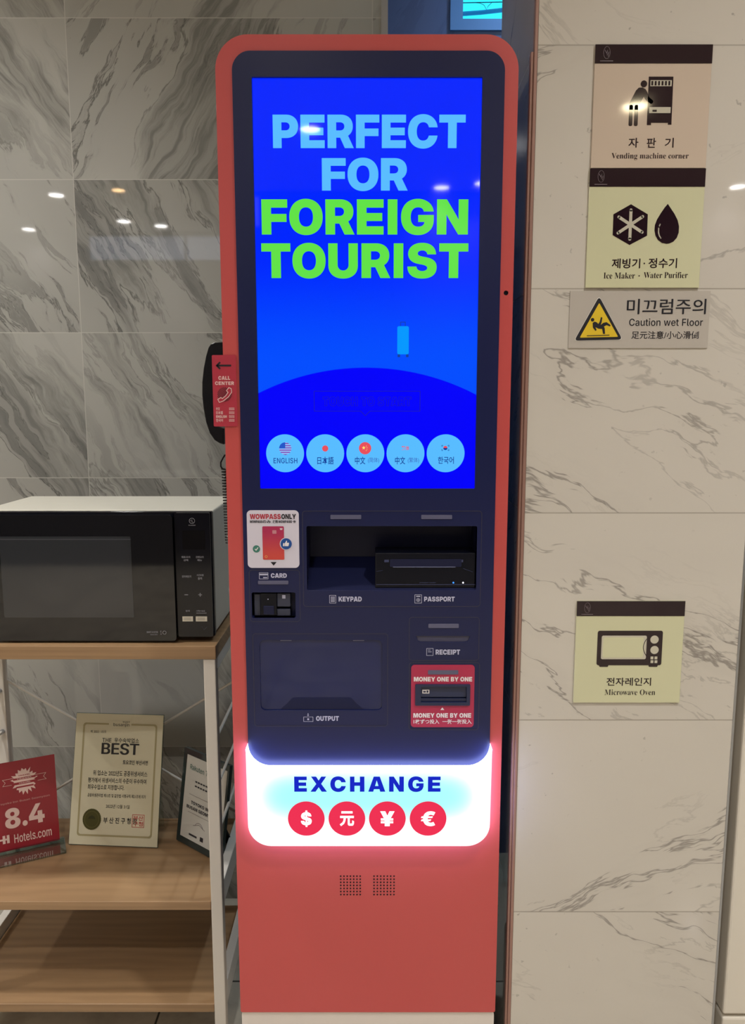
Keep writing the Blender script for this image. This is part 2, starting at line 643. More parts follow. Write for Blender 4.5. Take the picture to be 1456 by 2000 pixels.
# letter outlines (advance | loops of x,y; ~ marks a curve's control point)
HEAVY = """A764|0,0 244,728 518,728 764,0 536,0 454,282 ~428,374 ~378,553 354,650 409,650 ~385,553 ~334,374 307,282 222,0|182,120 182,276 583,276 583,120
B650|39,0 39,728 354,728 ~438,728 ~551,681 ~608,599 608,546 ~608,504 ~573,436 ~510,392 468,383 468,382 ~515,381 ~589,335 ~633,257 633,206 ~633,146 ~573,53 ~461,0 382,0|236,152 344,152 ~381,152 ~425,191 425,224 ~425,246 ~405,278 ~369,296 344,296 236,296|236,439 332,439 ~354,439 ~387,456 ~405,487 405,507 ~405,538 ~365,575 332,575 236,575
C729|373,-12 ~274,-12 ~113,75 ~20,243 20,363 ~20,485 ~113,653 ~274,739 373,739 ~443,739 ~560,698 ~648,623 ~704,518 711,453 506,453 ~502,479 ~480,520 ~447,548 ~403,563 377,563 ~328,563 ~260,517 ~225,427 225,363 ~225,300 ~259,211 ~328,164 377,164 ~403,164 ~446,179 ~479,208 ~501,248 506,273 711,273 ~703,209 ~648,104 ~560,29 ~443,-12
D711|323,0 124,0 124,168 313,168 ~373,168 ~449,210 ~486,297 486,363 ~486,430 ~448,517 ~369,560 308,560 121,560 121,728 320,728 ~433,728 ~600,638 ~691,474 691,363 ~691,253 ~601,90 ~436,0|242,728 242,0 39,0 39,728
E632|39,0 39,728 603,728 603,556 242,556 242,446 575,446 575,280 242,280 242,172 603,172 603,0
F605|39,0 39,728 585,728 585,556 242,556 242,427 566,427 566,262 242,262 242,0
G740|377,-12 ~269,-12 ~108,80 ~20,249 20,363 ~20,485 ~113,653 ~274,739 373,739 ~439,739 ~557,702 ~647,632 ~703,536 708,477 500,477 ~497,497 ~478,529 ~448,552 ~408,563 381,563 ~330,563 ~260,517 ~225,428 225,363 ~225,299 ~261,210 ~332,164 384,164 ~427,164 ~485,189 ~515,235 515,265 557,261 383,261 383,406 713,406 713,301 ~713,207 ~629,66 ~478,-12
H727|39,0 39,728 242,728 242,456 484,456 484,728 688,728 688,0 484,0 484,284 242,284 242,0
I320|59,0 59,728 262,728 262,0
K729|189,104 189,351 ~213,382 ~263,446 ~312,509 336,541 480,728 715,728 411,353 393,353|39,0 39,728 242,728 242,571 242,362 242,266 242,0|497,0 321,292 442,445 729,0
L575|39,0 39,728 242,728 242,172 556,172 556,0
M925|39,0 39,728 343,728 408,500 ~417,471 ~439,386 ~463,293 ~483,209 489,180 437,180 ~443,209 ~463,293 ~487,386 ~509,471 517,500 582,728 886,728 886,0 687,0 687,281 ~687,306 ~689,385 ~692,479 ~694,575 694,617 717,617 ~707,575 ~683,480 ~659,387 ~637,308 629,281 545,0 381,0 295,281 ~287,308 ~265,387 ~240,480 ~215,575 205,617 230,617 ~230,575 ~233,479 ~236,385 ~238,306 238,281 238,0
N738|39,0 39,728 246,728 423,442 ~435,423 ~471,359 ~510,286 527,254 503,197 ~500,237 ~498,338 ~496,432 496,461 496,728 699,728 699,0 492,0 327,266 ~312,290 ~269,364 ~219,456 194,504 234,516 ~238,464 ~242,366 ~242,288 242,266 242,0
O746|373,-12 ~274,-12 ~113,75 ~20,243 20,363 ~20,485 ~113,653 ~274,739 373,739 ~472,739 ~632,653 ~727,485 727,363 ~727,242 ~632,75 ~472,-12|373,164 ~421,164 ~487,211 ~521,301 521,363 ~521,426 ~487,516 ~421,563 373,563 ~326,563 ~259,516 ~225,426 225,363 ~225,301 ~259,211 ~326,164
P648|39,0 39,728 348,728 ~435,728 ~562,666 ~631,552 631,474 ~631,396 ~562,282 ~435,220 348,220 156,220 156,387 333,387 ~364,387 ~408,408 ~433,447 433,474 ~433,500 ~408,539 ~364,561 333,561 242,561 242,0
R666|39,0 39,728 348,728 ~435,728 ~562,666 ~631,552 631,474 ~631,398 ~559,288 ~428,228 337,228 164,228 164,385 333,385 ~364,385 ~408,407 ~433,447 433,474 ~433,500 ~408,540 ~364,562 333,562 242,562 242,0|442,0 284,330 491,330 653,0
S685|344,-12 ~243,-12 ~104,47 ~31,161 31,242 223,242 ~225,213 ~255,171 ~310,148 346,148 ~378,148 ~426,165 ~453,193 453,212 ~453,230 ~428,256 ~375,276 334,284 262,297 ~156,317 ~45,426 45,507 ~45,576 ~120,681 ~254,739 342,739 ~433,739 ~564,682 ~636,573 639,497 452,497 ~449,535 ~392,579 346,579 ~318,579 ~274,563 ~249,535 249,517 ~249,499 ~271,475 ~320,457 357,450 416,439 ~479,427 ~569,391 ~626,339 ~654,271 654,228 ~654,151 ~581,44 ~442,-12
T656|20,556 20,728 637,728 637,556 430,556 430,0 227,0 227,556
U705|353,-12 ~257,-12 ~117,55 ~39,177 39,259 39,728 236,728 236,275 ~236,242 ~267,189 ~319,159 353,159 ~387,159 ~439,189 ~469,241 469,275 469,728 666,728 666,259 ~666,177 ~588,55 ~448,-12
V750|244,0 0,728 224,728 308,445 ~335,354 ~386,169 411,78 351,78 ~375,169 ~422,354 449,445 529,728 750,728 514,0
W1037|193,0 0,728 221,728 279,445 ~290,392 ~310,285 ~329,179 337,125 291,125 ~301,179 ~321,285 ~343,392 355,445 420,728 617,728 682,445 ~694,392 ~716,285 ~736,179 747,125 699,125 ~708,179 ~727,285 ~747,392 758,445 816,728 1037,728 844,0 621,0 539,336 ~529,375 ~507,488 489,570 548,570 ~530,488 ~508,375 499,336 416,0
X741|0,0 313,445 313,294 29,728 258,728 316,633 ~332,608 ~360,559 ~389,510 402,486 343,486 ~357,510 ~386,559 ~416,608 431,633 490,728 713,728 438,306 438,447 741,0 505,0 426,125 ~415,144 ~392,181 ~369,217 357,236 383,236 ~372,217 ~349,181 ~326,144 313,125 229,0
Y730|271,0 271,248 0,728 232,728 337,523 ~350,498 ~374,447 385,422 356,422 ~367,447 ~389,498 401,523 500,728 730,728 467,248 467,0
$685|297,-106 297,834 401,834 401,-106|344,-12 ~243,-12 ~104,47 ~31,161 31,242 223,242 ~225,213 ~255,171 ~310,148 346,148 ~378,148 ~426,165 ~453,193 453,212 ~453,230 ~428,256 ~375,276 334,284 262,297 ~156,317 ~45,426 45,507 ~45,576 ~120,681 ~254,739 342,739 ~433,739 ~564,682 ~636,573 639,497 452,497 ~449,535 ~392,579 346,579 ~318,579 ~274,563 ~249,535 249,517 ~249,499 ~271,475 ~320,457 357,450 416,439 ~479,427 ~569,391 ~626,339 ~654,271 654,228 ~654,151 ~581,44 ~442,-12
¥572|204,728 330,387 202,274 7,728|245,392 368,728 566,728 368,274|380,384 380,0 186,0 186,384|514,384 514,280 33,280 33,384|514,243 514,140 33,140 33,243
€685|543,481 507,399 23,399 55,481|471,328 429,243 23,243 55,328|642,678 569,524 ~561,527 ~527,546 ~479,563 446,563 ~405,563 ~347,525 ~317,437 317,362 ~317,287 ~347,200 ~405,163 446,163 ~478,163 ~526,180 ~559,199 566,203 639,50 ~599,20 ~502,-10 446,-10 ~350,-10 ~201,77 ~117,243 117,362 ~117,482 ~201,649 ~350,737 446,737 ~504,737 ~601,707
8645|322,-12 ~231,-12 ~96,40 ~21,134 21,197 ~21,248 ~67,322 ~154,369 213,377 213,376 ~134,388 ~43,472 43,540 ~43,600 ~113,689 ~239,739 322,739 ~407,739 ~532,690 ~601,601 601,540 ~601,472 ~511,388 431,376 431,377 ~491,369 ~577,322 ~624,248 624,197 ~624,134 ~548,40 ~413,-12|322,124 ~350,124 ~394,147 ~418,188 418,213 ~418,239 ~394,278 ~350,301 322,301 ~294,301 ~251,278 ~226,239 226,213 ~226,187 ~251,147 ~294,124|322,443 ~348,443 ~387,462 ~408,497 408,521 ~408,544 ~387,579 ~348,598 322,598 ~296,598 ~258,579 ~237,544 237,521 ~237,497 ~258,462 ~296,443
4645|9,141 9,294 305,728 502,728 208,291 208,290 636,290 636,141|364,0 364,188 364,255 364,453 551,453 551,0
.269|134,-9 ~92,-9 ~33,50 33,92 ~33,134 ~92,194 134,194 ~176,194 ~236,134 236,92 ~236,50 ~176,-9"""
MEDIUM = """a571|222,-12 ~171,-12 ~87,26 ~39,100 39,154 ~39,200 ~74,260 ~134,296 ~209,314 248,318 ~296,324 ~356,331 ~384,349 384,367 384,370 ~384,399 ~361,439 ~317,460 284,460 ~251,460 ~202,439 ~171,407 164,388 54,413 ~72,462 ~140,523 ~232,553 283,553 ~319,553 ~395,536 ~461,494 ~501,421 501,364 501,0 389,0 389,75 383,75 ~372,53 ~330,13 ~266,-12|251,79 ~292,79 ~352,111 ~385,165 385,196 385,264 ~379,258 ~347,249 ~308,242 ~271,237 258,236 ~229,232 ~181,213 ~153,181 153,154 ~153,129 ~178,96 ~222,79
b621|349,-10 ~301,-10 ~239,22 ~203,67 193,86 184,86 184,0 70,0 70,728 187,728 187,456 193,456 ~202,474 ~238,520 ~300,553 350,553 ~414,553 ~516,487 ~576,362 576,272 ~576,183 ~517,57 ~415,-10|320,88 ~365,88 ~426,136 ~456,220 456,272 ~456,325 ~426,407 ~365,455 320,455 ~276,455 ~216,409 ~185,328 185,272 ~185,218 ~216,134 ~277,88
c580|303,-11 ~225,-11 ~109,59 ~45,186 45,270 ~45,355 ~109,482 ~225,553 303,553 ~347,553 ~423,530 ~484,487 ~525,425 535,387 425,362 ~419,383 ~398,417 ~367,442 ~328,456 304,456 ~257,456 ~195,406 ~165,322 165,270 ~165,219 ~195,135 ~257,86 304,86 ~328,86 ~368,100 ~400,125 ~421,162 426,184 536,159 ~527,119 ~485,57 ~424,12 ~347,-11
d621|272,-10 ~207,-10 ~104,57 ~45,183 45,272 ~45,362 ~105,487 ~208,553 272,553 ~321,553 ~384,520 ~419,474 429,456 434,456 434,728 552,728 552,0 437,0 437,86 429,86 ~419,67 ~382,22 ~320,-10|301,88 ~345,88 ~405,134 ~436,218 436,272 ~436,328 ~405,409 ~345,455 301,455 ~256,455 ~195,407 ~165,325 165,272 ~165,220 ~196,136 ~257,88
e589|308,-11 ~227,-11 ~109,58 ~45,184 45,269 ~45,353 ~108,481 ~222,553 299,553 ~348,553 ~436,521 ~506,455 ~546,351 546,278 546,239 105,239 105,322 487,322 432,296 ~432,344 ~402,417 ~343,459 300,459 ~256,459 ~194,417 ~162,348 162,306 162,249 ~162,195 ~199,121 ~265,83 309,83 ~338,83 ~386,100 ~420,133 429,157 538,133 ~525,90 ~462,25 ~368,-11
f384|349,546 349,453 10,453 10,546|112,0 112,603 ~112,656 ~157,726 ~233,762 278,762 ~311,762 ~360,751 371,747 346,654 ~338,657 ~314,662 298,662 ~261,662 ~229,625 229,591 229,0
g623|302,-216 ~237,-216 ~142,-183 ~81,-128 67,-93 165,-53 ~175,-68 ~206,-102 ~260,-124 301,-124 ~362,-124 ~436,-67 436,-7 436,98 426,98 ~417,80 ~382,38 ~320,8 271,8 ~208,8 ~105,68 ~45,187 45,275 ~45,363 ~105,487 ~208,553 273,553 ~322,553 ~385,520 ~421,474 431,456 438,456 438,546 553,546 553,-5 ~553,-77 ~487,-171 ~373,-216|302,103 ~345,103 ~406,144 ~437,222 437,276 ~437,329 ~406,410 ~346,455 302,455 ~257,455 ~196,407 ~165,327 165,276 ~165,224 ~196,146 ~257,103
h607|187,322 187,0 70,0 70,728 186,728 186,412 172,412 ~195,484 ~285,553 351,553 ~407,553 ~491,505 ~537,414 537,347 537,0 420,0 420,331 ~420,387 ~361,452 309,452 ~274,452 ~219,421 ~187,363
i257|70,0 70,546 187,546 187,0|129,626 ~100,626 ~58,665 58,693 ~58,721 ~100,760 129,760 ~158,760 ~200,721 200,693 ~200,665 ~158,626
j257|69,546 187,546 187,-34 ~187,-91 ~145,-167 ~63,-204 5,-204 -18,-204 -18,-106 -1,-106 ~37,-106 ~69,-68 69,-32|128,626 ~99,626 ~58,665 58,693 ~58,721 ~99,760 128,760 ~158,760 ~199,721 199,693 ~199,665 ~158,626
k564|177,178 177,321 197,321 403,546 542,546 298,279 275,279|70,0 70,728 187,728 187,0|413,0 226,253 307,336 555,0
l292|212,-4 ~140,-4 ~70,65 70,131 70,728 187,728 187,152 ~187,120 ~205,93 230,93 ~243,93 ~257,95 262,97 283,6 ~271,3 ~234,-4
m894|70,0 70,546 181,546 184,417 176,417 ~187,464 ~236,525 ~302,555 338,555 ~397,555 ~470,481 484,412 470,412 ~481,459 ~534,523 ~609,555 651,555 ~700,555 ~779,513 ~824,430 824,368 824,0 707,0 707,353 ~707,406 ~649,454 609,454 ~577,454 ~530,426 ~504,378 504,346 504,0 390,0 390,359 ~390,402 ~336,454 294,454 ~265,454 ~216,427 ~187,375 187,337 187,0
n607|187,322 187,0 70,0 70,546 181,546 183,412 172,412 ~195,484 ~285,553 351,553 ~407,553 ~490,505 ~537,414 537,347 537,0 420,0 420,331 ~420,387 ~361,452 309,452 ~274,452 ~219,421 ~187,363
o606|303,-11 ~225,-11 ~109,59 ~45,186 45,270 ~45,355 ~109,482 ~225,553 303,553 ~382,553 ~498,482 ~561,355 561,270 ~561,186 ~498,59 ~382,-11|303,86 ~350,86 ~412,136 ~442,220 442,270 ~442,321 ~412,406 ~350,456 303,456 ~256,456 ~195,406 ~165,322 165,270 ~165,220 ~195,136 ~256,86
p621|70,-204 70,546 184,546 184,456 193,456 ~202,474 ~238,520 ~300,553 350,553 ~414,553 ~516,487 ~576,362 576,272 ~576,183 ~517,57 ~415,-10 349,-10 ~301,-10 ~239,22 ~203,67 193,86 187,86 187,-204|320,88 ~365,88 ~426,136 ~456,220 456,272 ~456,325 ~426,407 ~365,455 320,455 ~276,455 ~216,409 ~185,328 185,272 ~185,218 ~216,134 ~277,88
q621|552,-204 434,-204 434,86 429,86 ~419,67 ~382,22 ~320,-10 272,-10 ~207,-10 ~104,57 ~45,183 45,272 ~45,362 ~105,487 ~208,553 272,553 ~321,553 ~384,520 ~419,474 429,456 437,456 437,546 552,546|301,88 ~345,88 ~405,134 ~436,218 436,272 ~436,328 ~405,409 ~345,455 301,455 ~256,455 ~195,407 ~165,325 165,272 ~165,220 ~196,136 ~257,88
r392|70,0 70,546 183,546 183,456 189,456 ~204,502 ~278,553 326,553 ~336,553 ~363,552 372,550 372,441 ~365,443 ~330,447 314,447 ~277,447 ~220,416 ~187,362 187,326 187,0
s544|271,-11 ~210,-11 ~115,24 ~55,92 45,141 155,162 ~167,121 ~226,81 273,81 ~322,81 ~380,121 380,150 ~380,175 ~343,208 305,216 213,237 ~136,254 ~61,329 61,389 ~61,438 ~116,512 ~213,553 276,553 ~337,553 ~424,518 ~477,456 489,414 384,393 ~374,421 ~324,463 278,463 ~235,463 ~179,425 179,396 ~179,370 ~216,338 259,328 350,309 ~427,292 ~501,218 501,161 ~501,110 ~442,33 ~339,-11
t347|313,546 313,453 10,453 10,546|88,676 206,676 206,151 ~206,119 ~232,90 263,90 ~271,90 ~299,94 308,96 328,4 ~309,-2 ~267,-7 248,-7 ~171,-7 ~88,70 88,141
u607|256,-7 ~200,-7 ~116,41 ~70,133 70,199 70,546 187,546 187,215 ~187,158 ~246,94 298,94 ~333,94 ~388,125 ~420,183 420,224 420,546 537,546 537,0 426,0 424,134 435,134 ~411,62 ~320,-7
v581|226,0 21,546 147,546 251,242 ~268,191 ~294,86 307,34 276,34 ~289,86 ~314,191 332,242 435,546 560,546 355,0
w834|188,0 25,546 148,546 205,326 ~218,274 ~248,149 261,71 245,71 ~259,146 ~289,272 303,326 361,546 475,546 531,326 ~545,273 ~575,148 588,71 572,71 ~586,147 ~615,273 628,326 685,546 809,546 646,0 528,0 462,229 ~452,263 ~433,341 ~415,422 405,460 428,460 ~419,422 ~401,341 ~382,263 372,229 306,0
x563|26,0 239,326 239,235 37,546 167,546 226,450 ~251,408 ~289,331 309,295 258,295 ~279,331 ~315,408 340,450 401,546 529,546 324,232 324,321 537,0 407,0 337,113 ~312,154 ~274,229 254,264 305,264 ~286,229 ~250,154 225,113 155,0
y582|63,-196 91,-102 105,-106 ~133,-113 ~178,-106 ~210,-73 218,-40 228,-2 21,546 147,546 251,242 ~268,190 ~292,87 305,34 272,34 ~286,87 ~312,191 330,242 436,546 561,546 325,-73 ~309,-117 ~260,-177 ~190,-208 143,-208 ~117,-208 ~75,-200
z562|60,0 60,77 348,441 348,446 69,446 69,546 493,546 493,462 217,105 217,100 502,100 502,0
A718|25,0 281,728 432,728 694,0 562,0 427,391 ~409,445 ~368,586 343,680 368,680 ~343,585 ~304,443 287,391 156,0|169,186 169,285 550,285 550,186
B658|77,0 77,728 350,728 ~428,728 ~531,677 ~582,591 582,538 ~582,493 ~548,430 ~492,392 457,383 457,376 ~495,374 ~565,331 ~610,253 610,197 ~610,141 ~557,52 ~448,0 364,0|198,102 348,102 ~423,102 ~489,160 489,205 ~489,238 ~456,293 ~394,325 352,325 198,325|198,415 337,415 ~372,415 ~429,442 ~462,491 462,525 ~462,568 ~401,626 340,626 198,626
C735|383,-10 ~288,-10 ~139,79 ~53,247 53,363 ~53,481 ~139,648 ~289,737 383,737 ~442,737 ~544,704 ~625,640 ~677,547 686,489 565,489 ~558,522 ~525,574 ~477,610 ~418,628 385,628 ~323,628 ~228,567 ~173,449 173,363 ~173,278 ~229,160 ~324,99 384,99 ~418,99 ~477,118 ~525,153 ~558,205 565,239 687,239 ~679,186 ~629,95 ~549,28 ~445,-10
D722|318,0 136,0 136,105 312,105 ~391,105 ~497,164 ~550,280 550,365 ~550,449 ~497,564 ~394,622 317,622 132,622 132,728 324,728 ~432,728 ~586,640 ~669,478 669,365 ~669,251 ~586,88 ~429,0|198,728 198,0 77,0 77,728
E604|77,0 77,728 542,728 542,625 198,625 198,418 517,418 517,316 198,316 198,103 545,103 545,0
F589|77,0 77,728 536,728 536,625 198,625 198,399 503,399 503,297 198,297 198,0
G748|387,-10 ~287,-10 ~137,81 ~53,248 53,363 ~53,480 ~139,647 ~288,737 382,737 ~442,737 ~545,702 ~626,638 ~678,549 687,496 563,496 ~553,527 ~521,575 ~476,610 ~418,628 384,628 ~324,628 ~228,567 ~173,449 173,364 ~173,279 ~228,161 ~325,99 387,99 ~444,99 ~529,145 ~575,228 575,285 605,280 402,280 402,377 693,377 693,291 ~693,199 ~614,64 ~476,-10
H745|77,0 77,728 198,728 198,423 547,423 547,728 668,728 668,0 547,0 547,321 198,321 198,0
I238|59,0 59,728 180,728 180,0
J578|272,-10 ~167,-10 ~41,106 41,213 41,254 162,254 162,212 ~162,153 ~222,91 272,91 ~321,91 ~381,153 381,212 381,728 501,728 501,214 ~501,106 ~376,-10
K695|164,186 164,304 ~187,341 ~233,407 ~285,471 315,506 513,728 665,728 356,383 348,386|77,0 77,728 198,728 198,504 196,333 198,273 198,0|526,0 287,349 362,441 669,0
L565|77,0 77,728 198,728 198,103 523,103 523,0
M918|77,0 77,728 257,728 406,331 ~413,311 ~430,250 ~449,179 ~466,110 472,83 447,83 ~453,109 ~470,177 ~489,249 ~507,311 513,331 660,728 841,728 841,0 720,0 720,379 ~720,402 ~721,467 ~723,540 ~725,614 725,648 734,648 ~724,611 ~701,533 ~679,460 ~659,399 652,379 510,0 407,0 263,379 ~256,399 ~237,458 ~214,531 ~191,610 180,648 190,648 ~191,617 ~192,544 ~194,470 ~195,403 195,379 195,0
N758|77,0 77,728 215,728 477,311 ~492,288 ~527,226 ~565,150 584,104 569,104 ~566,146 ~561,230 ~558,304 558,330 558,728 681,728 681,0 542,0 306,374 ~286,407 ~248,473 ~203,558 171,618 189,618 ~192,565 ~197,470 ~200,397 200,375 200,0
O768|384,-10 ~289,-10 ~139,79 ~53,247 53,363 ~53,481 ~139,648 ~289,737 384,737 ~479,737 ~628,648 ~715,481 715,363 ~715,246 ~628,79 ~479,-10|384,99 ~445,99 ~540,160 ~594,278 594,363 ~594,449 ~540,568 ~445,628 384,628 ~323,628 ~228,567 ~173,449 173,363 ~173,278 ~228,160 ~323,99
P643|77,0 77,728 343,728 ~427,728 ~540,665 ~597,557 597,489 ~597,420 ~540,313 ~426,250 342,250 162,250 162,351 328,351 ~379,351 ~444,387 ~474,449 474,489 ~474,529 ~444,590 ~379,625 327,625 198,625 198,0
Q771|346,239 458,239 532,142 572,93 694,-64 576,-64 495,40 464,83|384,-10 ~289,-10 ~139,79 ~53,247 53,363 ~53,481 ~139,648 ~289,737 384,737 ~479,737 ~628,648 ~715,481 715,363 ~715,246 ~628,79 ~479,-10|384,99 ~445,99 ~540,160 ~594,278 594,363 ~594,449 ~540,568 ~445,628 384,628 ~323,628 ~228,567 ~173,449 173,363 ~173,278 ~228,160 ~323,99
R650|77,0 77,728 343,728 ~427,728 ~540,669 ~597,565 597,497 ~597,428 ~540,327 ~426,271 342,271 147,271 147,373 328,373 ~379,373 ~444,402 ~474,457 474,497 ~474,537 ~444,594 ~379,625 327,625 198,625 198,0|488,0 312,329 445,329 625,0
S648|327,-12 ~244,-12 ~121,41 ~52,139 49,208 169,208 ~173,169 ~215,118 ~285,93 326,93 ~371,93 ~440,120 ~479,171 479,204 ~479,234 ~444,273 ~384,299 344,309 260,331 ~170,355 ~69,450 69,525 ~69,589 ~138,685 ~256,737 331,737 ~407,737 ~522,684 ~588,592 589,532 472,532 ~467,581 ~389,634 329,634 ~286,634 ~224,607 ~191,562 191,532 ~191,500 ~231,459 ~290,435 318,428 387,410 ~425,401 ~500,369 ~562,321 ~599,251 599,203 ~599,140 ~535,43 ~413,-12
T657|42,625 42,728 614,728 614,625 389,625 389,0 268,0 268,625
U738|369,-11 ~281,-11 ~149,56 ~77,174 77,251 77,728 198,728 198,261 ~198,214 ~240,140 ~317,98 369,98 ~422,98 ~499,140 ~540,214 540,261 540,728 661,728 661,251 ~661,174 ~589,56 ~457,-11
V718|286,0 25,728 156,728 291,336 ~308,284 ~350,143 375,50 350,50 ~374,144 ~415,284 431,336 562,728 694,728 437,0
W1011|221,0 25,728 153,728 253,326 ~263,285 ~280,197 ~296,108 303,64 284,64 ~293,108 ~309,197 ~327,285 337,326 441,728 571,728 673,326 ~684,285 ~702,197 ~719,108 727,64 707,64 ~715,108 ~731,197 ~749,285 758,326 857,728 987,728 789,0 650,0 540,417 ~526,470 ~503,595 491,668 519,668 ~507,598 ~487,475 471,417 361,0
X710|26,0 319,417 319,326 46,728 186,728 279,589 ~302,555 ~331,504 ~355,456 370,426 342,426 ~358,455 ~382,503 ~412,555 435,589 529,728 666,728 396,332 396,420 684,0 542,0 428,168 ~407,199 ~381,242 ~359,283 344,310 366,310 ~352,284 ~330,243 ~303,199 282,168 165,0
Y705|293,0 293,286 25,728 166,728 299,497 ~321,460 ~354,390 372,340 337,340 ~355,391 ~388,461 409,497 540,728 680,728 414,286 414,0
Z647|60,0 60,77 370,528 ~395,563 ~452,634 481,669 492,630 ~445,626 ~351,625 304,625 57,625 57,728 587,728 587,650 282,207 ~256,170 ~196,95 165,58 155,98 ~203,101 ~298,103 346,103 589,103 589,0
0647|324,-10 ~237,-10 ~118,78 ~57,245 57,363 ~57,481 ~119,648 ~238,737 324,737 ~410,737 ~529,648 ~590,481 590,363 ~590,245 ~529,78 ~411,-10|324,93 ~372,93 ~438,155 ~472,275 472,363 ~472,452 ~438,573 ~372,636 324,636 ~275,636 ~209,573 ~175,452 175,363 ~175,275 ~209,155 ~275,93
1647|98,0 98,99 569,99 569,0|411,728 411,0 291,0 291,619 286,619 115,495 115,613 275,728
2647|81,0 81,87 331,339 ~367,377 ~417,436 ~443,492 443,523 ~443,559 ~410,610 ~354,637 318,637 ~280,637 ~224,607 ~194,551 194,513 79,513 ~79,580 ~141,682 ~249,737 320,737 ~391,737 ~498,683 ~559,588 559,528 ~559,488 ~529,411 ~453,315 383,247 248,108 248,102 570,102 570,0
3647|312,-10 ~240,-10 ~124,40 ~54,131 51,194 174,194 ~177,162 ~215,116 ~276,93 314,93 ~354,93 ~417,121 ~453,175 453,214 ~453,249 ~419,308 ~348,345 292,345 223,345 223,431 397,620 397,625 87,625 87,728 548,728 548,639 313,392 313,415 ~393,424 ~512,372 ~577,272 577,209 ~577,144 ~508,46 ~389,-10
4647|46,139 46,235 327,728 444,728 170,245 170,240 602,240 602,139|391,0 391,167 393,212 393,454 505,454 505,0
5647|316,-10 ~247,-10 ~138,43 ~73,135 71,194 189,194 ~191,164 ~226,117 ~282,90 316,90 ~356,90 ~419,127 ~454,192 454,235 ~454,277 ~417,344 ~353,382 312,382 ~279,382 ~214,359 195,339 84,356 123,728 535,728 535,625 224,625 202,427 206,427 ~227,450 ~300,479 342,479 ~392,479 ~476,443 ~538,378 ~572,290 572,237 ~572,166 ~507,54 ~391,-10
6647|325,-10 ~255,-10 ~143,50 ~77,160 77,233 ~77,288 ~123,403 176,482 342,728 468,728 232,383 207,383 ~217,402 ~258,435 ~314,455 348,455 ~414,455 ~514,400 ~570,300 570,231 ~570,160 ~506,52 ~396,-10|324,89 ~363,89 ~422,125 ~456,188 456,229 ~456,270 ~422,333 ~363,369 324,369 ~286,369 ~226,334 ~192,271 192,230 ~192,189 ~226,125 ~286,89
7647|129,0 442,620 442,625 79,625 79,728 568,728 568,622 255,0
8647|323,-10 ~246,-10 ~126,43 ~59,135 59,194 ~59,240 ~98,318 ~166,370 208,377 208,381 ~153,394 ~85,484 85,543 ~85,599 ~147,687 ~254,737 323,737 ~392,737 ~499,687 ~561,599 561,543 ~561,484 ~493,394 439,381 439,377 ~480,370 ~548,318 ~588,240 588,194 ~588,135 ~520,43 ~401,-10|323,86 ~366,86 ~429,115 ~464,168 464,203 ~464,239 ~427,295 ~364,327 323,327 ~282,327 ~219,295 ~182,239 182,203 ~182,168 ~216,115 ~280,86|323,420 ~358,420 ~412,448 ~443,499 443,532 ~443,565 ~413,613 ~359,640 323,640 ~287,640 ~233,613 ~203,565 203,532 ~203,499 ~233,449 ~288,420
9647|322,737 ~392,737 ~504,677 ~570,568 570,494 ~570,440 ~525,325 471,246 305,0 179,0 415,345 440,345 ~430,326 ~389,293 ~333,273 299,273 ~233,273 ~133,327 ~77,428 77,497 ~77,568 ~141,676 ~252,737|323,639 ~285,639 ~225,602 ~191,539 191,499 ~191,457 ~225,394 ~285,358 323,358 ~361,358 ~421,394 ~455,457 455,497 ~455,539 ~421,602 ~362,639
.269|136,-8 ~104,-8 ~60,36 60,67 ~60,99 ~104,142 136,142 ~167,142 ~211,99 211,67 ~211,36 ~167,-8
,269|40,-184 83,106 207,106 124,-184
(391|103,296 ~103,377 ~136,551 ~192,713 229,772 340,772 ~303,696 ~250,531 ~222,369 222,296 ~222,232 ~247,101 ~299,-47 340,-136 229,-136 ~167,-32 ~103,188
)391|51,-136 ~93,-45 ~145,103 ~168,234 168,296 ~168,369 ~140,531 ~88,696 51,772 162,772 ~198,713 ~255,551 ~288,376 288,296 ~288,187 ~223,-33 162,-136
-647|485,354 485,255 160,255 160,354
/374|356,762 122,-109 18,-109 252,762"""
HV = read_font(HEAVY)
MED = read_font(MEDIUM)

# ------------------------------------------------------------------ materials
RED = mat('coral_red_paint', (196, 76, 74), 0.4, 0, 0.4, 0.45, coat_rough=0.34)
PANEL = mat('dark_navy_panel', (24, 30, 72), 0.3, 0, 0.3, 0.2, coat_rough=0.3)  # navy made bluer: the screen's glare is put into the base colour
HOUSING = mat('black_housing', (18, 22, 44), 0.3)
CAVITY = mat('niche_plastic', (20, 24, 56), 0.4, 0, 0.3)
BLACKP = mat('black_plastic', (10, 12, 24), 0.25, 0, 0.25)
DARKLINE = mat('panel_outline_ink', (52, 50, 70), 0.4)
INK = mat('pale_lilac_ink', (190, 190, 215), 0.5)
SLIT = mat('smoked_indicator', (92, 92, 118), 0.3)
WHITE_INK = mat('white_ink', (235, 228, 230), 0.5)
BLACK_INK = mat('black_ink', (20, 18, 28), 0.5)
SIGN_INK = mat('sign_brown_black', (38, 22, 30), 0.05)
SIGN_GREEN = mat('sign_pale_green', (206, 204, 168), 0.05)
SIGN_PINK = mat('sign_pale_pink', (202, 184, 166), 0.05)
SIGN_LIGHT = mat('sign_light_line', (196, 190, 172), 0.05)
LOGO_GREY = mat('logo_grey', (112, 100, 104), 0.4)
BRONZE = mat('bronze_trim', (158, 122, 110), 0.35, 0.3)
STEEL = mat('brushed_steel', (170, 172, 176), 0.3, 0.8)
WHITE_PAINT = mat('white_powder_coat', (216, 210, 200), 0.4)
OAK = wood('oak_laminate', lin((164, 131, 95)), lin((128, 100, 71)))
DARK_WALL = mat('dark_wall_panel', (74, 70, 70), 0.5)
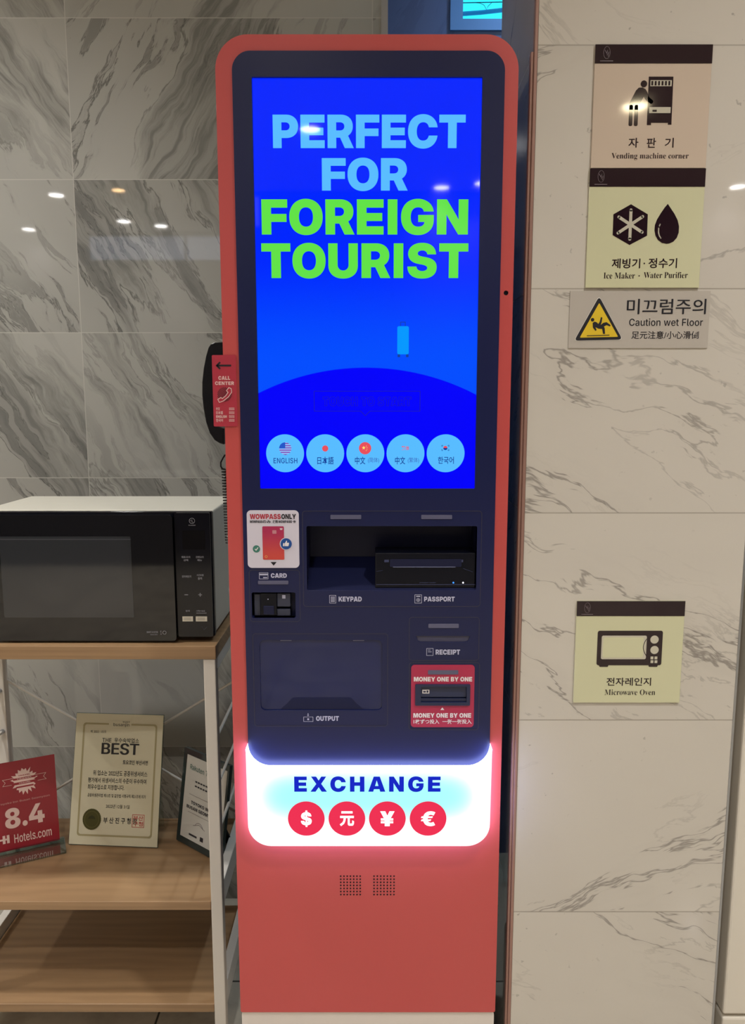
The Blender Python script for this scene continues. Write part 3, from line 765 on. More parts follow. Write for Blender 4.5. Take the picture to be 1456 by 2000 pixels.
LIGHT_WALL = mat('pale_plaster', (205, 198, 186), 0.7)
GLASS = glass_mat('clear_glass')
ACRYL = glass_mat('acrylic', (225, 235, 232), 0.05)
SCREEN_BLUE = lin((0, 38, 255))

MARBLE_GREY = marble('grey_veined_marble', lin((182, 181, 174)), lin((108, 108, 105)), lin((66, 66, 65)), lin((190, 188, 180)), 0.8, -0.80, 1.690, 58, 'grey', 0.03)
MARBLE_BEIGE = marble('beige_veined_marble', lin((206, 199, 188)), lin((188, 181, 171)), lin((136, 129, 122)), lin((150, 142, 130)), 2.0, -0.6, 1.699, 24, 'beige', 0.03)
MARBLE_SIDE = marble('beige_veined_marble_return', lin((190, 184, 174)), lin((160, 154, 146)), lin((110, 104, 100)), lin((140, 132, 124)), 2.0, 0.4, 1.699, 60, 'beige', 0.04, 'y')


def floor_mat():
    m = bpy.data.materials.new('polished_floor_tile')
    m.use_nodes = True
    g = N(m)
    b = m.node_tree.nodes['Principled BSDF']
    geo = g.new('ShaderNodeNewGeometry')
    sep = g.new('ShaderNodeSeparateXYZ')
    g.put(sep.inputs[0], geo.outputs['Position'])
    n = g.noise(geo.outputs['Position'], 6.0, 6.0, 0.6, 0.4)
    col = g.mix(g.step(n, 0.35, 0.7), lin((188, 180, 164)), lin((160, 152, 138)))
    ds = []
    for k, o in ((0, 0.07), (1, 0.02)):
        t = g.math('DIVIDE', g.math('SUBTRACT', sep.outputs[k], o), 0.6)
        ds.append(g.step(g.math('ABSOLUTE', g.math('SUBTRACT', t, g.math('ROUND', t))), 0.006, 0.003))
    j = g.math('MAXIMUM', ds[0], ds[1])
    g.put(b.inputs['Base Color'], g.mix(j, col, lin((60, 56, 50))))
    g.put(b.inputs['Roughness'], g.math('ADD', 0.12, g.math('MULTIPLY', j, 0.5)))
    return m


# ------------------------------------------------------------------ the room
FLOOR = floor_mat()
m = MB(); m.box(-4, 4, -3.87, 3.0, -0.1, 0, FLOOR); structure(m, 'floor')
m = MB(); m.box(-4, 4, -3.87, 3.0, CEIL, CEIL + 0.1, LIGHT_WALL); structure(m, 'ceiling')
m = MB(); m.box(-4, 0.0387, 2.16, 2.28, 0, CEIL, MARBLE_GREY); structure(m, 'wall_back')
m = MB(); m.box(-4.1, -4, -3.87, 3.0, 0, CEIL, LIGHT_WALL); structure(m, 'wall_left')
m = MB(); m.box(4, 4.1, -3.87, 3.0, 0, CEIL, LIGHT_WALL); structure(m, 'wall_right')
# recess wall with the high window
MARBLE_BLUELIT = marble('blue_lit_marble', lin((84, 104, 150)), lin((56, 72, 112)), lin((40, 50, 84)), lin((70, 90, 130)), 0.8, -0.80, 1.690, 58, 'grey', 0.10)  # bluish light on the recess wall, put into the stone's colour
NY = 2.4
m = MB()
wx0, wx1, wz0, wz1 = 0.2245, 0.80, 2.565, 3.12
m.box(-0.2, wx0, NY, NY + 0.12, 0, CEIL, MARBLE_BLUELIT)
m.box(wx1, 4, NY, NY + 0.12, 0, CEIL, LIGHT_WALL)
m.box(wx0, wx1, NY, NY + 0.12, 0, wz0, MARBLE_BLUELIT)
m.box(wx0, wx1, NY, NY + 0.12, wz1, CEIL, MARBLE_BLUELIT)
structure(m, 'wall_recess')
w1 = bpy.data.objects.new('window_1', None); COL.objects.link(w1); w1.location = ((wx0 + wx1) / 2, NY, wz0); w1['kind'] = 'structure'
WFRAME = mat('blue_window_frame', (84, 132, 196), 0.4)
m = MB()
fw = 0.036
m.box(wx0, wx0 + fw, NY - 0.006, NY + 0.08, wz0, wz1, WFRAME)
m.box(wx1 - fw, wx1, NY - 0.006, NY + 0.08, wz0, wz1, WFRAME)
m.box(wx0 + fw, wx1 - fw, NY - 0.006, NY + 0.08, wz0, wz0 + 0.03, WFRAME)
m.box(wx0 + fw, wx1 - fw, NY - 0.006, NY + 0.08, wz1 - 0.03, wz1, WFRAME)
m.build('frame', w1)
m = MB(); m.box(wx0 + fw, wx1 - fw, NY + 0.05, NY + 0.056, wz0 + 0.03, wz1 - 0.03, GLASS); m.build('pane', w1)
# wall behind the viewer, with the strip window whose light shows in the polished marble
m = MB()
ax0, ax1, az0, az1 = -2.9, -0.9, 2.93, 3.17
m.box(-4, ax0, -3.87, -3.75, 0, CEIL, DARK_WALL)
m.box(ax1, 4, -3.87, -3.75, 0, CEIL, DARK_WALL)
m.box(ax0, ax1, -3.87, -3.75, 0, az0, DARK_WALL)
m.box(ax0, ax1, -3.87, -3.75, az1, CEIL, DARK_WALL)
structure(m, 'wall_front')
w2 = bpy.data.objects.new('window_2', None); COL.objects.link(w2); w2.location = (-1.9, -3.75, az0); w2['kind'] = 'structure'
m = MB(); m.box(ax0, ax1, -3.82, -3.815, az0, az1, mat('frosted_lit_pane', (200, 205, 215), 0.4, 0, 0.5, 0, (196, 208, 236), 2.4)); m.build('pane', w2)
m = MB()
for x in (ax0, (ax0 + ax1) / 2 - 0.015, ax1 - 0.03):
    m.box(x, x + 0.03, -3.84, -3.78, az0, az1, WFRAME)
m.build('frame', w2)

# marble-clad pillar on the right
PX0, PX1, PY0, PY1 = 0.2805, 0.690, 1.40, 1.80
m = MB()
m.box(PX0, PX1, PY0, PY1, 0, CEIL, MARBLE_BEIGE, skip='l')
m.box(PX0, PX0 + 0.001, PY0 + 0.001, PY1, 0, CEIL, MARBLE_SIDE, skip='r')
structure(m, 'pillar')
m = MB()
m.box(PX0 - 0.0060, PX0 - 0.0004, PY0 - 0.001, PY0 + 0.012, 0, CEIL, BRONZE)
m.box(PX0 - 0.0110, PX0 - 0.0060, PY0 + 0.003, PY0 + 0.016, 0, 2.09, BRONZE)
structure(m, 'trim_1', bevel=0.001)
m = MB(); m.box(0.0227, 0.0400, 2.156, 2.165, 0, CEIL, STEEL); structure(m, 'trim_2')
m = MB(); m.box(PX1 - 0.001, PX1 + 0.003, PY0 - 0.001, PY0 + 0.01, 0, CEIL, STEEL); structure(m, 'trim_3')

# ceiling lamps (out of the frame, most show as glints in the polished faces)
LENS = {}
def downlight(x, y, warm=LAMP_WARM, k=1.0, r=0.06):
    t = thing('ceiling_downlight', 'round recessed downlight in the ceiling, shining down into the lobby', 'ceiling light', (x, y, CEIL), 'recessed downlights in the ceiling')
    key = (warm, k)
    if key not in LENS:
        q = mat('lamp_lens_%d' % len(LENS), (230, 225, 215), 0.4)
        b = q.node_tree.nodes['Principled BSDF']
        b.inputs['Emission Color'].default_value = (*warm, 1)
        b.inputs['Emission Strength'].default_value = LAMP_LENS * k
        LENS[key] = q
    pl = Plane((x, y, CEIL), (1, 0, 0), (0, -1, 0))
    mm = MB(); mm.slab(pl, disc(0, 0, r, 28), 0.001, 0.004, LENS[key]); mm.build('lens', t)
    mm = MB(); mm.slab(pl, disc(0, 0, r + 0.018, 28), 0.0, 0.010, WHITE_PAINT, [disc(0, 0, r + 0.001, 28)]); mm.build('ring', t)
    sp = bpy.data.lights.new('downlight_beam', 'SPOT')
    sp.energy = LAMP_WATTS * k
    sp.color = warm
    sp.spot_size = radians(124)
    sp.spot_blend = 1.0
    sp.shadow_soft_size = r
    so = bpy.data.objects.new('downlight_beam', sp)
    so.location = (0, 0, -0.012)
    COL.objects.link(so)
    so.parent = t


for lx, ly in ((-0.39, -2.30), (0.55, -3.62), (0.86, -3.5), (-2.61, -2.33), (-2.05, -3.45), (-2.35, -3.26), (-3.4, -3.6), (2.9, -3.6)):
    downlight(lx, ly)
downlight(-2.05, -2.18, (1.0, 0.62, 0.28), 0.7, 0.05)
downlight(1.52, -1.94, (1.0, 0.86, 0.55), 1.0, 0.07)
for lx, ly in ((-1.3, 1.2), (0.9, 0.3), (-0.4, -0.6), (2.4, 0.0), (-3.0, 0.7)):
    downlight(lx, ly)
downlight(0.7, 2.1, (0.75, 0.88, 1.0), 0.45)  # unseen cool lamp, added to brighten the dark recess wall

# ------------------------------------------------------------------ the kiosk
K = Plane((0, 1.40, 1.5))
kl, kr, kb, kt = K.rect(444, 66, 992, 1977)
kl, kr = K.loc(444, 1000)[0], K.loc(992, 1000)[0]
kc = (kl + kr) / 2
kb, kt = K.loc(718, 1977)[1], K.loc(718, 67)[1]
KZ = 1.5 + kb
kiosk = thing('exchange_kiosk', 'tall coral red currency exchange kiosk with a lit blue touchscreen beside the pillar', 'kiosk', (kc, 1.53, KZ))
pl_, pr_ = K.loc(474, 1000)[0], K.loc(967.5, 1000)[0]
pt_, pb_ = K.loc(718, 100)[1], K.loc(718, 1493)[1]
LH = 0.026                        # how far the light box stands out
KL = Plane((0, 1.40 - LH, 1.5))
lb_ = KL.loc(718, 1653)[1]
RB, RT, RL = 0.043, 0.031, 0.045
m = MB()
hole = rrect(pl_, pr_, lb_, pt_, RL, 12, RT)
cl = [K.loc(989, 572)]
m.slab(K, rrect(kl, kr, kb, kt, 0.004, 12, 0.056), -0.05, 0.0, RED, [hole, disc(cl[0][0], cl[0][1], 0.0042, 18)])
m.build('front_frame', kiosk, 0.0035, 3)
m = MB(); m.slab(K, disc(cl[0][0], cl[0][1], 0.0041, 18), -0.02, -0.003, BLACKP); m.build('camera_lens', kiosk)
m = MB()
hx0, hx1, hz0, hz1 = kl + 0.010, kr - 0.006, 1.5 + kb + 0.0, 1.5 + kt - 0.012
m.box(hx0, hx1, 1.45, 1.67, hz0, hz1, HOUSING, skip='f')
m.build('housing', kiosk, 0.006)

# dark front panel with real openings
def KR(l, t, r, b): return K.rect(l, t, r, b)
scr = (K.loc(500.5, 550)[0], K.loc(935, 550)[0], K.loc(718, 954)[1], K.loc(718, 152)[1])
cardr = KR(493, 1156, 578, 1206)
nich = KR(600, 1027, 931, 1152)
outw = KR(509, 1249, 747, 1386)
slot = KR(813, 1241, 918, 1253)
bill = KR(811, 1334, 918, 1375)
slot_o = [(slot[0], slot[3]), (slot[0] + 0.004, slot[2] + 0.002), (slot[0] + 0.010, slot[2]), (slot[1] - 0.010, slot[2]), (slot[1] - 0.004, slot[2] + 0.002), (slot[1], slot[3])]
outw_o = rrect(outw[0], outw[1], outw[2], outw[3], 0.010)
m = MB()
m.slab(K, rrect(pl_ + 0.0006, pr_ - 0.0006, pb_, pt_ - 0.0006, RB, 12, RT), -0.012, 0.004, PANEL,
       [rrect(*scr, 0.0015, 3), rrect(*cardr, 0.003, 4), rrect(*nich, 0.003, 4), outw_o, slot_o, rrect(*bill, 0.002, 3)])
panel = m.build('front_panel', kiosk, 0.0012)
PH = 0.0045

def boxline(l, t, r, b, rad=0.006, w=0.0011):
    q = KR(l, t, r, b)
    mm = MB()
    mm.slab(K, rrect(*q, rad), 0.004, PH, DARKLINE, [rrect(q[0] + w, q[1] - w, q[2] + w, q[3] - w, rad - w)], back=False)
    return mm

for args in ((488, 1112, 587, 1213), (592, 997, 940, 1184), (496, 1236, 758, 1417), (799, 1204, 936, 1289), (799, 1292, 936, 1424)):
    boxline(*args).build('outline_frame', panel)

# icons with their words
def label_mesh(word, box, icon):
    mm = MB()
    words(mm, K, word, KR(*box), INK, HV, PH + 0.0003, 12)
    icon(mm)
    return mm.build('lettering', panel)

def frame_icon(mm, l, t, r, b, w=0.0008, rad=0.0006):
    q = KR(l, t, r, b)
    mm.flat(K, rrect(*q, rad, 3), INK, [rrect(q[0] + w, q[1] - w, q[2] + w, q[3] - w, rad * 0.5, 3)], PH + 0.0003)
    return q

def bar(mm, l, t, r, b, mt=None):
    mm.flat(K, rrect(*KR(l, t, r, b)), mt or INK, (), PH + 0.0003)

def i_card(mm):
    frame_icon(mm, 507, 1117, 525, 1130); bar(mm, 507, 1119.5, 525, 1122.5); bar(mm, 515, 1126, 523, 1128)
def i_keypad(mm):
    frame_icon(mm, 644, 1161, 657, 1177)
    for a in range(3):
        for c in range(4):
            bar(mm, 647 + a * 2.7, 1164 + c * 2.8, 648.9 + a * 2.7, 1166 + c * 2.8)
def i_pass(mm):
    frame_icon(mm, 810, 1160, 824, 1177); bar(mm, 813, 1162.5, 821, 1164.5)
    a, c = K.loc(817, 1170.5)
    mm.flat(K, disc(a, c, 0.0036, 18), INK, [disc(a, c, 0.0029, 18)], PH + 0.0003)
    bar(mm, 813.5, 1170, 820.5, 1171); bar(mm, 816.5, 1167, 817.5, 1174)
def i_receipt(mm):
    frame_icon(mm, 833, 1264.5, 846.5, 1279); bar(mm, 836, 1267.5, 841, 1268.5); bar(mm, 836, 1271, 843, 1272)
def i_output(mm):
    q = KR(593.5, 1398, 612.5, 1407.5)
    w = 0.0008
    mm.flat(K, rrect(q[0], q[1], q[2], q[3]), INK, [rrect(q[0] + w, q[1] - w, q[2] + w, q[3] - w)], PH + 0.0003)
    bar(mm, 601.8, 1391, 603.2, 1396); bar(mm, 601, 1401, 604.5, 1404.5)
    a, c = K.loc(602.5, 1396.5)
    mm.flat(K, [(a - 0.0022, c + 0.0022), (a, c - 0.0008), (a + 0.0022, c + 0.0022)], INK, (), PH + 0.0003)

label_mesh('CARD', (530, 1118.5, 561, 1127.5), i_card)
label_mesh('KEYPAD', (662, 1164, 707, 1173.5), i_keypad)
label_mesh('PASSPORT', (828.5, 1164, 888, 1173.5), i_pass)
label_mesh('RECEIPT', (851, 1267, 898.5, 1277), i_receipt)
label_mesh('OUTPUT', (618, 1396.5, 662.5, 1406), i_output)
for l, t, r, b in ((505, 1133, 564, 1140), (646, 1005, 706, 1013), (823, 1005, 883, 1013), (837, 1217, 896, 1225)):
    m = MB(); m.slab(K, rrect(*KR(l, t, r, b), 0.0012, 3), 0.004, 0.0052, SLIT, back=False); m.build('indicator_strip', kiosk)

# -- touchscreen
def screen_background():
    mm = bpy.data.materials.new('screen_blue_gradient'); mm.use_nodes = True
    g = N(mm); b = mm.node_tree.nodes['Principled BSDF']
    geo = g.new('ShaderNodeNewGeometry'); sep = g.new('ShaderNodeSeparateXYZ')
    g.put(sep.inputs[0], geo.outputs['Position'])
    za, zb = 1.5 + K.loc(718, 480)[1], 1.5 + K.loc(718, 720)[1]
    f = g.step(sep.outputs[2], za, zb)
    b.inputs['Base Color'].default_value = (0.001, 0.001, 0.002, 1)
    b.inputs['Roughness'].default_value = 0.035
    b.inputs['Specular IOR Level'].default_value = 0.22
    g.put(b.inputs['Emission Color'], g.mix(f, lin((0, 38, 255)), lin((0, 78, 255))))
    b.inputs['Emission Strength'].default_value = 1.0
    return mm

SB = screen_background()
S_DEEP = screen_mat('screen_deep_blue', (0, 0, 252))
S_SKY = screen_mat('screen_sky', (88, 188, 255))
S_GREEN = screen_mat('screen_green', (98, 226, 72))
S_LINE = screen_mat('screen_line', (26, 24, 168))
S_NAVY = screen_mat('screen_navy', (20, 62, 150))
S_CORAL = screen_mat('screen_coral', (232, 80, 92))
S_CASE = screen_mat('screen_suitcase', (0, 152, 255))
S_YELLOW = screen_mat('screen_yellow', (255, 232, 120))
S_DIM = screen_mat('screen_dim', (58, 100, 190))
SH = -0.0015
m = MB()
m.slab(K, rrect(*scr), -0.03, SH, SB, side=HOUSING)
ox, oz = K.loc(715, 718); rr_ = (K.loc(715, 718)[1] - K.loc(715, 1184)[1])
rr_ = 0.436
half = max(scr[1] - ox, ox - scr[0])
arch = []
for i in range(41):
    x = scr[1] + (scr[0] - scr[1]) * i / 40
    arch.append((x, oz - rr_ + (rr_ ** 2 - (x - ox) ** 2) ** 0.5))
m.flat(K, [(scr[0], scr[2]), (scr[1], scr[2])] + arch, S_DEEP, (), SH + 0.0002)
screen = m.build('touchscreen', kiosk)
for w, box, mt in (('PERFECT', (533, 222.5, 910, 290), S_SKY), ('FOR', (629, 307.5, 797, 373), S_SKY), ('FOREIGN', (511, 388, 915, 459), S_GREEN), ('TOURIST', (511, 474, 915, 544), S_GREEN)):
    m = MB(); words(m, K, w, K.rect(*box), mt, HV, SH + 0.0006); m.build('headline_word', screen)
# speech bubble in thin lines
m = MB()
q = K.rect(614, 764, 821, 803)
tip = K.loc(714, 812); tl = K.loc(705, 803)[0]; tr2 = K.loc(723, 803)[0]
bub = [(q[0], q[2]), (tl, q[2]), tip, (tr2, q[2]), (q[1], q[2]), (q[1], q[3]), (q[0], q[3])]
stroke(m, K, bub, 0.0011, S_LINE, SH + 0.0005, True)
pts, tris = latin_shapes('TOUCH TO START', HV, 20)
tb = K.rect(631, 775, 804, 793)
used = {i for t_ in tris for i in t_}
ax_, bx_ = min(pts[i][0] for i in used), max(pts[i][0] for i in used)
az_, bz_ = min(pts[i][1] for i in used), max(pts[i][1] for i in used)
def fit(p): return (tb[0] + (p[0] - ax_) * (tb[1] - tb[0]) / (bx_ - ax_), tb[2] + (p[1] - az_) * (tb[3] - tb[2]) / (bz_ - az_))
rim = {}
for t_ in tris:
    for i in range(3):
        k_ = tuple(sorted((t_[i], t_[i - 1])))
        rim[k_] = rim.get(k_, 0) + 1
for (i, j), n_ in rim.items():
    if n_ == 1:
        o_, _h = ribbon([fit(pts[i]), fit(pts[j])], 0.0007)
        m.flat(K, o_ if area2(o_) > 0 else o_[::-1], S_LINE, (), SH + 0.0005)
m.build('speech_bubble', screen)
# suitcase picture
m = MB()
q = K.rect(776.5, 637, 799, 692)
m.flat(K, rrect(*q, 0.003), S_CASE, (), SH + 0.0004)
for x in (779.5, 796):
    m.flat(K, rrect(*K.rect(x - 2.5, 692, x + 2.5, 697.5), 0.001, 3), S_NAVY, (), SH + 0.0004)
stroke(m, K, [K.loc(783, 637), K.loc(783, 629), K.loc(792, 629), K.loc(792, 637)], 0.0011, S_NAVY, SH + 0.0004)
m.build('suitcase_picture', screen)
# language buttons
def button(cx, cy, fill):
    mm = MB()
    a, c = K.loc(cx, cy)
    mm.flat(K, disc(a, c, 0.0345, 48), S_SKY, (), SH + 0.0005)
    fill(mm, a, c)
    return mm.build('language_button', screen)
BH = SH + 0.0008
def b_en(mm, a, c):
    fa, fc = K.loc(557.5, 876); r = 0.0112
    mm.flat(K, disc(fa, fc, r, 30), screen_mat('screen_pale', (150, 196, 255)), (), BH)
    for k in range(6):
        z = fc + r * (0.9 - k * 0.36)
        z0, z1 = z - r * 0.17, z
        w0 = (max(0, r * r - (z0 - fc) ** 2)) ** 0.5; w1 = (max(0, r * r - (z1 - fc) ** 2)) ** 0.5
        mm.flat(K, [(fa - w0, z0), (fa + w0, z0), (fa + w1, z1), (fa - w1, z1)], screen_mat('screen_stripe', (128, 60, 170)), (), BH + 0.0002)
    mm.flat(K, [(fa, fc), (fa, fc + r)] + arc(fa, fc, r, 90, 180, 10), screen_mat('screen_canton', (36, 86, 200)), (), BH + 0.0004)
    words(mm, K, 'ENGLISH', K.rect(534.5, 894.5, 581, 905), S_NAVY, MED, BH, 30)
def b_jp(mm, a, c):
    fa, fc = K.loc(635.5, 876); mm.flat(K, disc(fa, fc, 0.0056, 24), S_CORAL, (), BH)
    signs(mm, K, '日本語', K.rect(620, 892, 652, 907), S_NAVY, 0.012, BH)
def star(cx, cz, r, n=5):
    return [(cx + (r if i % 2 == 0 else r * 0.42) * sin(pi * i / n), cz + (r if i % 2 == 0 else r * 0.42) * cos(pi * i / n)) for i in range(2 * n)][::-1]
def b_cn(mm, a, c):
    fa, fc = K.loc(713.5, 875.5); mm.flat(K, disc(fa, fc, 0.0112, 30), S_CORAL, (), BH)
    mm.flat(K, star(fa - 0.0025, fc + 0.0008, 0.0036), S_YELLOW, (), BH + 0.0002)
    for ang in (40, 12, -16, -44):
        mm.flat(K, star(fa - 0.0025 + 0.0062 * cos(radians(ang)), fc + 0.0062 * sin(radians(ang)), 0.0010), S_YELLOW, (), BH + 0.0002)
    signs(mm, K, '中文', K.rect(693.5, 892, 714, 907), S_NAVY, 0.014, BH)
    signs(mm, K, '(简体)', K.rect(719, 893.5, 741, 905), S_DIM, 0.0, BH)
def b_tw(mm, a, c):
    signs(mm, K, '繁体', K.rect(785, 871, 800, 879.5), S_CORAL, 0.012, BH)
    signs(mm, K, '中文', K.rect(772, 892, 792, 907), S_NAVY, 0.014, BH)
    signs(mm, K, '(繁体)', K.rect(797, 893.5, 819, 905), S_DIM, 0.0, BH)
def b_kr(mm, a, c):
    fa, fc = K.loc(870.5, 875); r = 0.0038
    mm.flat(K, arc(fa, fc, r, 0, 180, 14), S_CORAL, (), BH)
    mm.flat(K, arc(fa, fc, r, 180, 360, 14), S_NAVY, (), BH)
    for sx in (-1, 1):
        for sz in (-1, 1):
            for k in (0, 1, 2):
                d = 0.0062 + 0.0009 * k
                ux_, uz_ = sx * 0.83, sz * 0.56
                mm.flat(K, ribbon([(fa + ux_ * d - uz_ * 0.0016, fc + uz_ * d + ux_ * 0.0016), (fa + ux_ * d + uz_ * 0.0016, fc + uz_ * d - ux_ * 0.0016)], 0.0005)[0], S_NAVY, (), BH)
    signs(mm, K, '한국어', K.rect(856, 892, 887, 906), S_NAVY, 0.012, BH)
for cx, f in ((557, b_en), (635.5, b_jp), (714, b_cn), (792.5, b_tw), (871, b_kr)):
    button(cx, 885.5, f)

# -- card-only sticker
m = MB()
STK = mat('lilac_white_sticker', (214, 208, 222), 0.35)
q = KR(484, 996, 585, 1108)
m.slab(K, rrect(*q, 0.008), 0.004, 0.0052, STK, back=False)
TH = 0.0056
words(m, K, 'WOWPASS', KR(489, 1003, 549.5, 1013), mat('wine_red_ink', (176, 44, 62), 0.5), HV, TH)
words(m, K, 'ONLY', KR(550.5, 1003, 579, 1013), BLACK_INK, HV, TH)
words(m, K, 'WOWPASS', KR(489, 1015.5, 513.5, 1020.5), BLACK_INK, HV, TH)
signs(m, K, 'のみ', KR(514, 1015, 530, 1021), BLACK_INK, 0.03, TH)
signs(m, K, '仅限', KR(533, 1015, 544, 1021), BLACK_INK, 0.03, TH)
words(m, K, 'WOWPASS', KR(544.5, 1015.5, 571, 1020.5), BLACK_INK, HV, TH)
signs(m, K, '卡', KR(572, 1015, 579, 1021), BLACK_INK, 0.03, TH)
cardm = bpy.data.materials.new('printed_card_gradient'); cardm.use_nodes = True
g = N(cardm); geo = g.new('ShaderNodeNewGeometry'); sep = g.new('ShaderNodeSeparateXYZ'); g.put(sep.inputs[0], geo.outputs['Position'])
cq = KR(514, 1027, 556, 1092)
g.put(cardm.node_tree.nodes['Principled BSDF'].inputs['Base Color'], g.mix(g.step(sep.outputs[2], 1.5 + cq[2], 1.5 + cq[3]), lin((206, 72, 62)), lin((172, 34, 84))))
m.flat(K, rrect(*cq, 0.002, 3), cardm, (), TH)
m.flat(K, rrect(*KR(533, 1034.5, 541, 1041.5), 0.001, 3), mat('card_chip', (196, 130, 140), 0.4), (), TH + 0.0002)
words(m, K, 'W', KR(547.5, 1030.5, 553, 1034), WHITE_INK, HV, TH + 0.0002)
m.flat(K, disc(*K.loc(521, 1086), 0.0026, 16), mat('card_emblem', (230, 150, 90), 0.4), [disc(*K.loc(521, 1086), 0.0014, 16)], TH + 0.0002)
a, c = K.loc(560, 1061)
m.flat(K, disc(a, c, 0.0118, 32), STK, (), TH + 0.0003)
m.flat(K, disc(a, c, 0.0104, 32), mat('thumb_blue', (22, 76, 150), 0.4), (), TH + 0.0005)
thumb = [(-6, -4), (-3.4, -4.6), (-3, 1), (-5.4, 1.6)], [(-2.6, -4.2), (3.4, -4.4), (4.6, -3), (5.4, 1.4), (4.4, 2.2), (1.2, 2.2), (1.8, 5.4), (0.4, 6.2), (-0.8, 3.6), (-2.4, 1.4)]
for poly in thumb:
    m.flat(K, [(a + x * 0.001 * 1.0, c + z * 0.001 * 1.0) for x, z in (poly if area2(poly) > 0 else poly[::-1])], WHITE_INK, (), TH + 0.0007)
a, c = K.loc(502, 1071)
m.flat(K, disc(a, c, 0.0068, 24), mat('check_green', (64, 124, 110), 0.4), (), TH)
stroke(m, K, [(a - 0.0028, c), (a - 0.0006, c - 0.0024), (a + 0.0032, c + 0.0028)], 0.0014, WHITE_INK, TH + 0.0002)
tq = KR(529.5, 1096.5, 541.5, 1103.5)
m.flat(K, [(tq[0], tq[3]), ((tq[0] + tq[1]) / 2, tq[2]), (tq[1], tq[3])], BLACK_INK, (), TH)
m.build('card_sticker', kiosk, label='pale lilac card sticker with a red card picture')

# -- open niches behind the panel
def niche(q, deep, mt, floor_drop=0.0):
    mm = MB()
    x0, x1, z0, z1 = q[0], q[1], q[2] + 1.5, q[3] + 1.5
    y0, y1 = 1.398, 1.40 + deep
    P = [(x0, y0, z0), (x1, y0, z0), (x1, y0, z1), (x0, y0, z1), (x0, y1, z0 + floor_drop), (x1, y1, z0 + floor_drop), (x1, y1, z1), (x0, y1, z1)]
    mm.add(P, [(4, 5, 6, 7), (0, 1, 5, 4), (3, 7, 6, 2), (0, 4, 7, 3), (1, 2, 6, 5)], mt)
    return mm

zf = K.loc(650, 1098)[1]
niche(nich, 0.075, CAVITY, (zf - nich[2]) * 0.92).build('keypad_niche', kiosk)
# passport scanner inside the niche's right side
pq = KR(733, 1080, 931, 1150)
m = MB()
y0, y1 = 1.402, 1.462
z0, z1 = pq[2] + 1.5, pq[3] + 1.5
m.box(pq[0], pq[1] - 0.001, y0, y1, z0 + 0.0004, z1, BLACKP)
g_ = 0.03
m2 = MB()
Q = Plane((0, y0, 1.5))
body = m.build('passport_scanner', kiosk, 0.002)
m = MB()
def ql(l, t, r, b): return Q.rect(l, t, r, b)
def qbar(l, t, r, b, mt, h=0.0006): m.flat(Q, rrect(*ql(l, t, r, b)), mt, (), h)
EDGE = mat('scanner_edge', (58, 64, 98), 0.25)
m.slab(Q, rrect(*ql(762, 1092, 902, 1107), 0.002, 3), 0.0, 0.001, CAVITY, back=False)
qbar(768, 1106.6, 890, 1107.8, mat('scanner_bright_edge', (120, 126, 160), 0.25), 0.0012)
qbar(735, 1141, 929, 1142.2, EDGE)
for l, r in ((751, 760), (897, 905)):
    qbar(l, 1093, r, 1098, EDGE)
stroke(m, Q, [Q.loc(735, 1116), Q.loc(748, 1114)], 0.0006, EDGE, 0.0006)
stroke(m, Q, [Q.loc(905, 1110), Q.loc(924, 1117)], 0.0006, EDGE, 0.0006)
words(m, Q, 'passport reader', ql(820, 1136.5, 852, 1139.5), EDGE, MED, 0.0006)
m.build('reader_plate', body)
for x, colr in ((886, (60, 150, 255)), (905, (250, 250, 255))):
    m = MB(); m.slab(Q, disc(*Q.loc(x, 1138), 0.0016, 14), 0.0, 0.0008, mat('led_%d' % x, (20, 20, 30), 0.3, 0, 0.5, 0, colr, 1.4), back=False); m.build('status_light', body)

# -- card reader
niche(cardr, 0.02, CAVITY).build('card_recess', kiosk)
m = MB()
def kbox(l, t, r, b, y0, y1, mt):
    q = KR(l, t, r, b); m.box(q[0], q[1], y0, y1, q[2] + 1.5, q[3] + 1.5, mt)
RG = mat('reader_grey', (54, 58, 78), 0.35)
kbox(509, 1159, 541, 1202, 1.399, 1.418, BLACKP)
kbox(541, 1160, 567, 1186, 1.404, 1.418, RG)
kbox(541, 1191, 567, 1204, 1.404, 1.418, RG)
kbox(496, 1162, 508, 1204, 1.406, 1.418, RG)
kbox(515, 1183, 536, 1200, 1.3975, 1.3995, CAVITY)
m.flat(K, rrect(*KR(551, 1163, 557.5, 1170)), INK, (), -0.0035)
m.flat(K, disc(*K.loc(524, 1170), 0.001, 10), INK, (), 0.0014)
m.build('card_reader', kiosk, 0.001)

# -- output drawer window
m = MB()
DOOR = mat('smoked_door_glass', (30, 38, 84), 0.05, 0, 0.4)
m.slab(K, outw_o, -0.008, 0.0005, DOOR)
dr = m.build('output_door', kiosk)
m = MB()
a0, a1, b0, b1 = KR(549, 1362, 709, 1384)
m.slab(K, [(a0, b0), (a1, b0), (a1 - 0.012, b0 + 0.010), (a1 - 0.022, b1 - 0.001), (a1 - 0.03, b1), (a0 + 0.03, b1), (a0 + 0.022, b1 - 0.001), (a0 + 0.012, b0 + 0.010)], 0.0, 0.0012, mat('finger_notch', (22, 28, 66), 0.3, 0, 0.25), back=False)
m.build('finger_grip', dr)
m = MB()
m.flat(K, rrect(*KR(548, 1249.5, 570, 1251.2)), mat('door_hinge', (120, 120, 140), 0.3), (), 0.0012)
m.build('hinge', dr)
m = MB()
m.flat(K, rrect(*KR(690, 1249.5, 712, 1251.2)), mat('door_hinge', (120, 120, 140), 0.3), (), 0.0012)
m.build('hinge', dr)

# -- receipt slot
m = MB(); m.slab(K, slot_o, -0.010, 0.0015, mat('receipt_flap', (66, 66, 92), 0.35)); m.build('receipt_slot', kiosk)

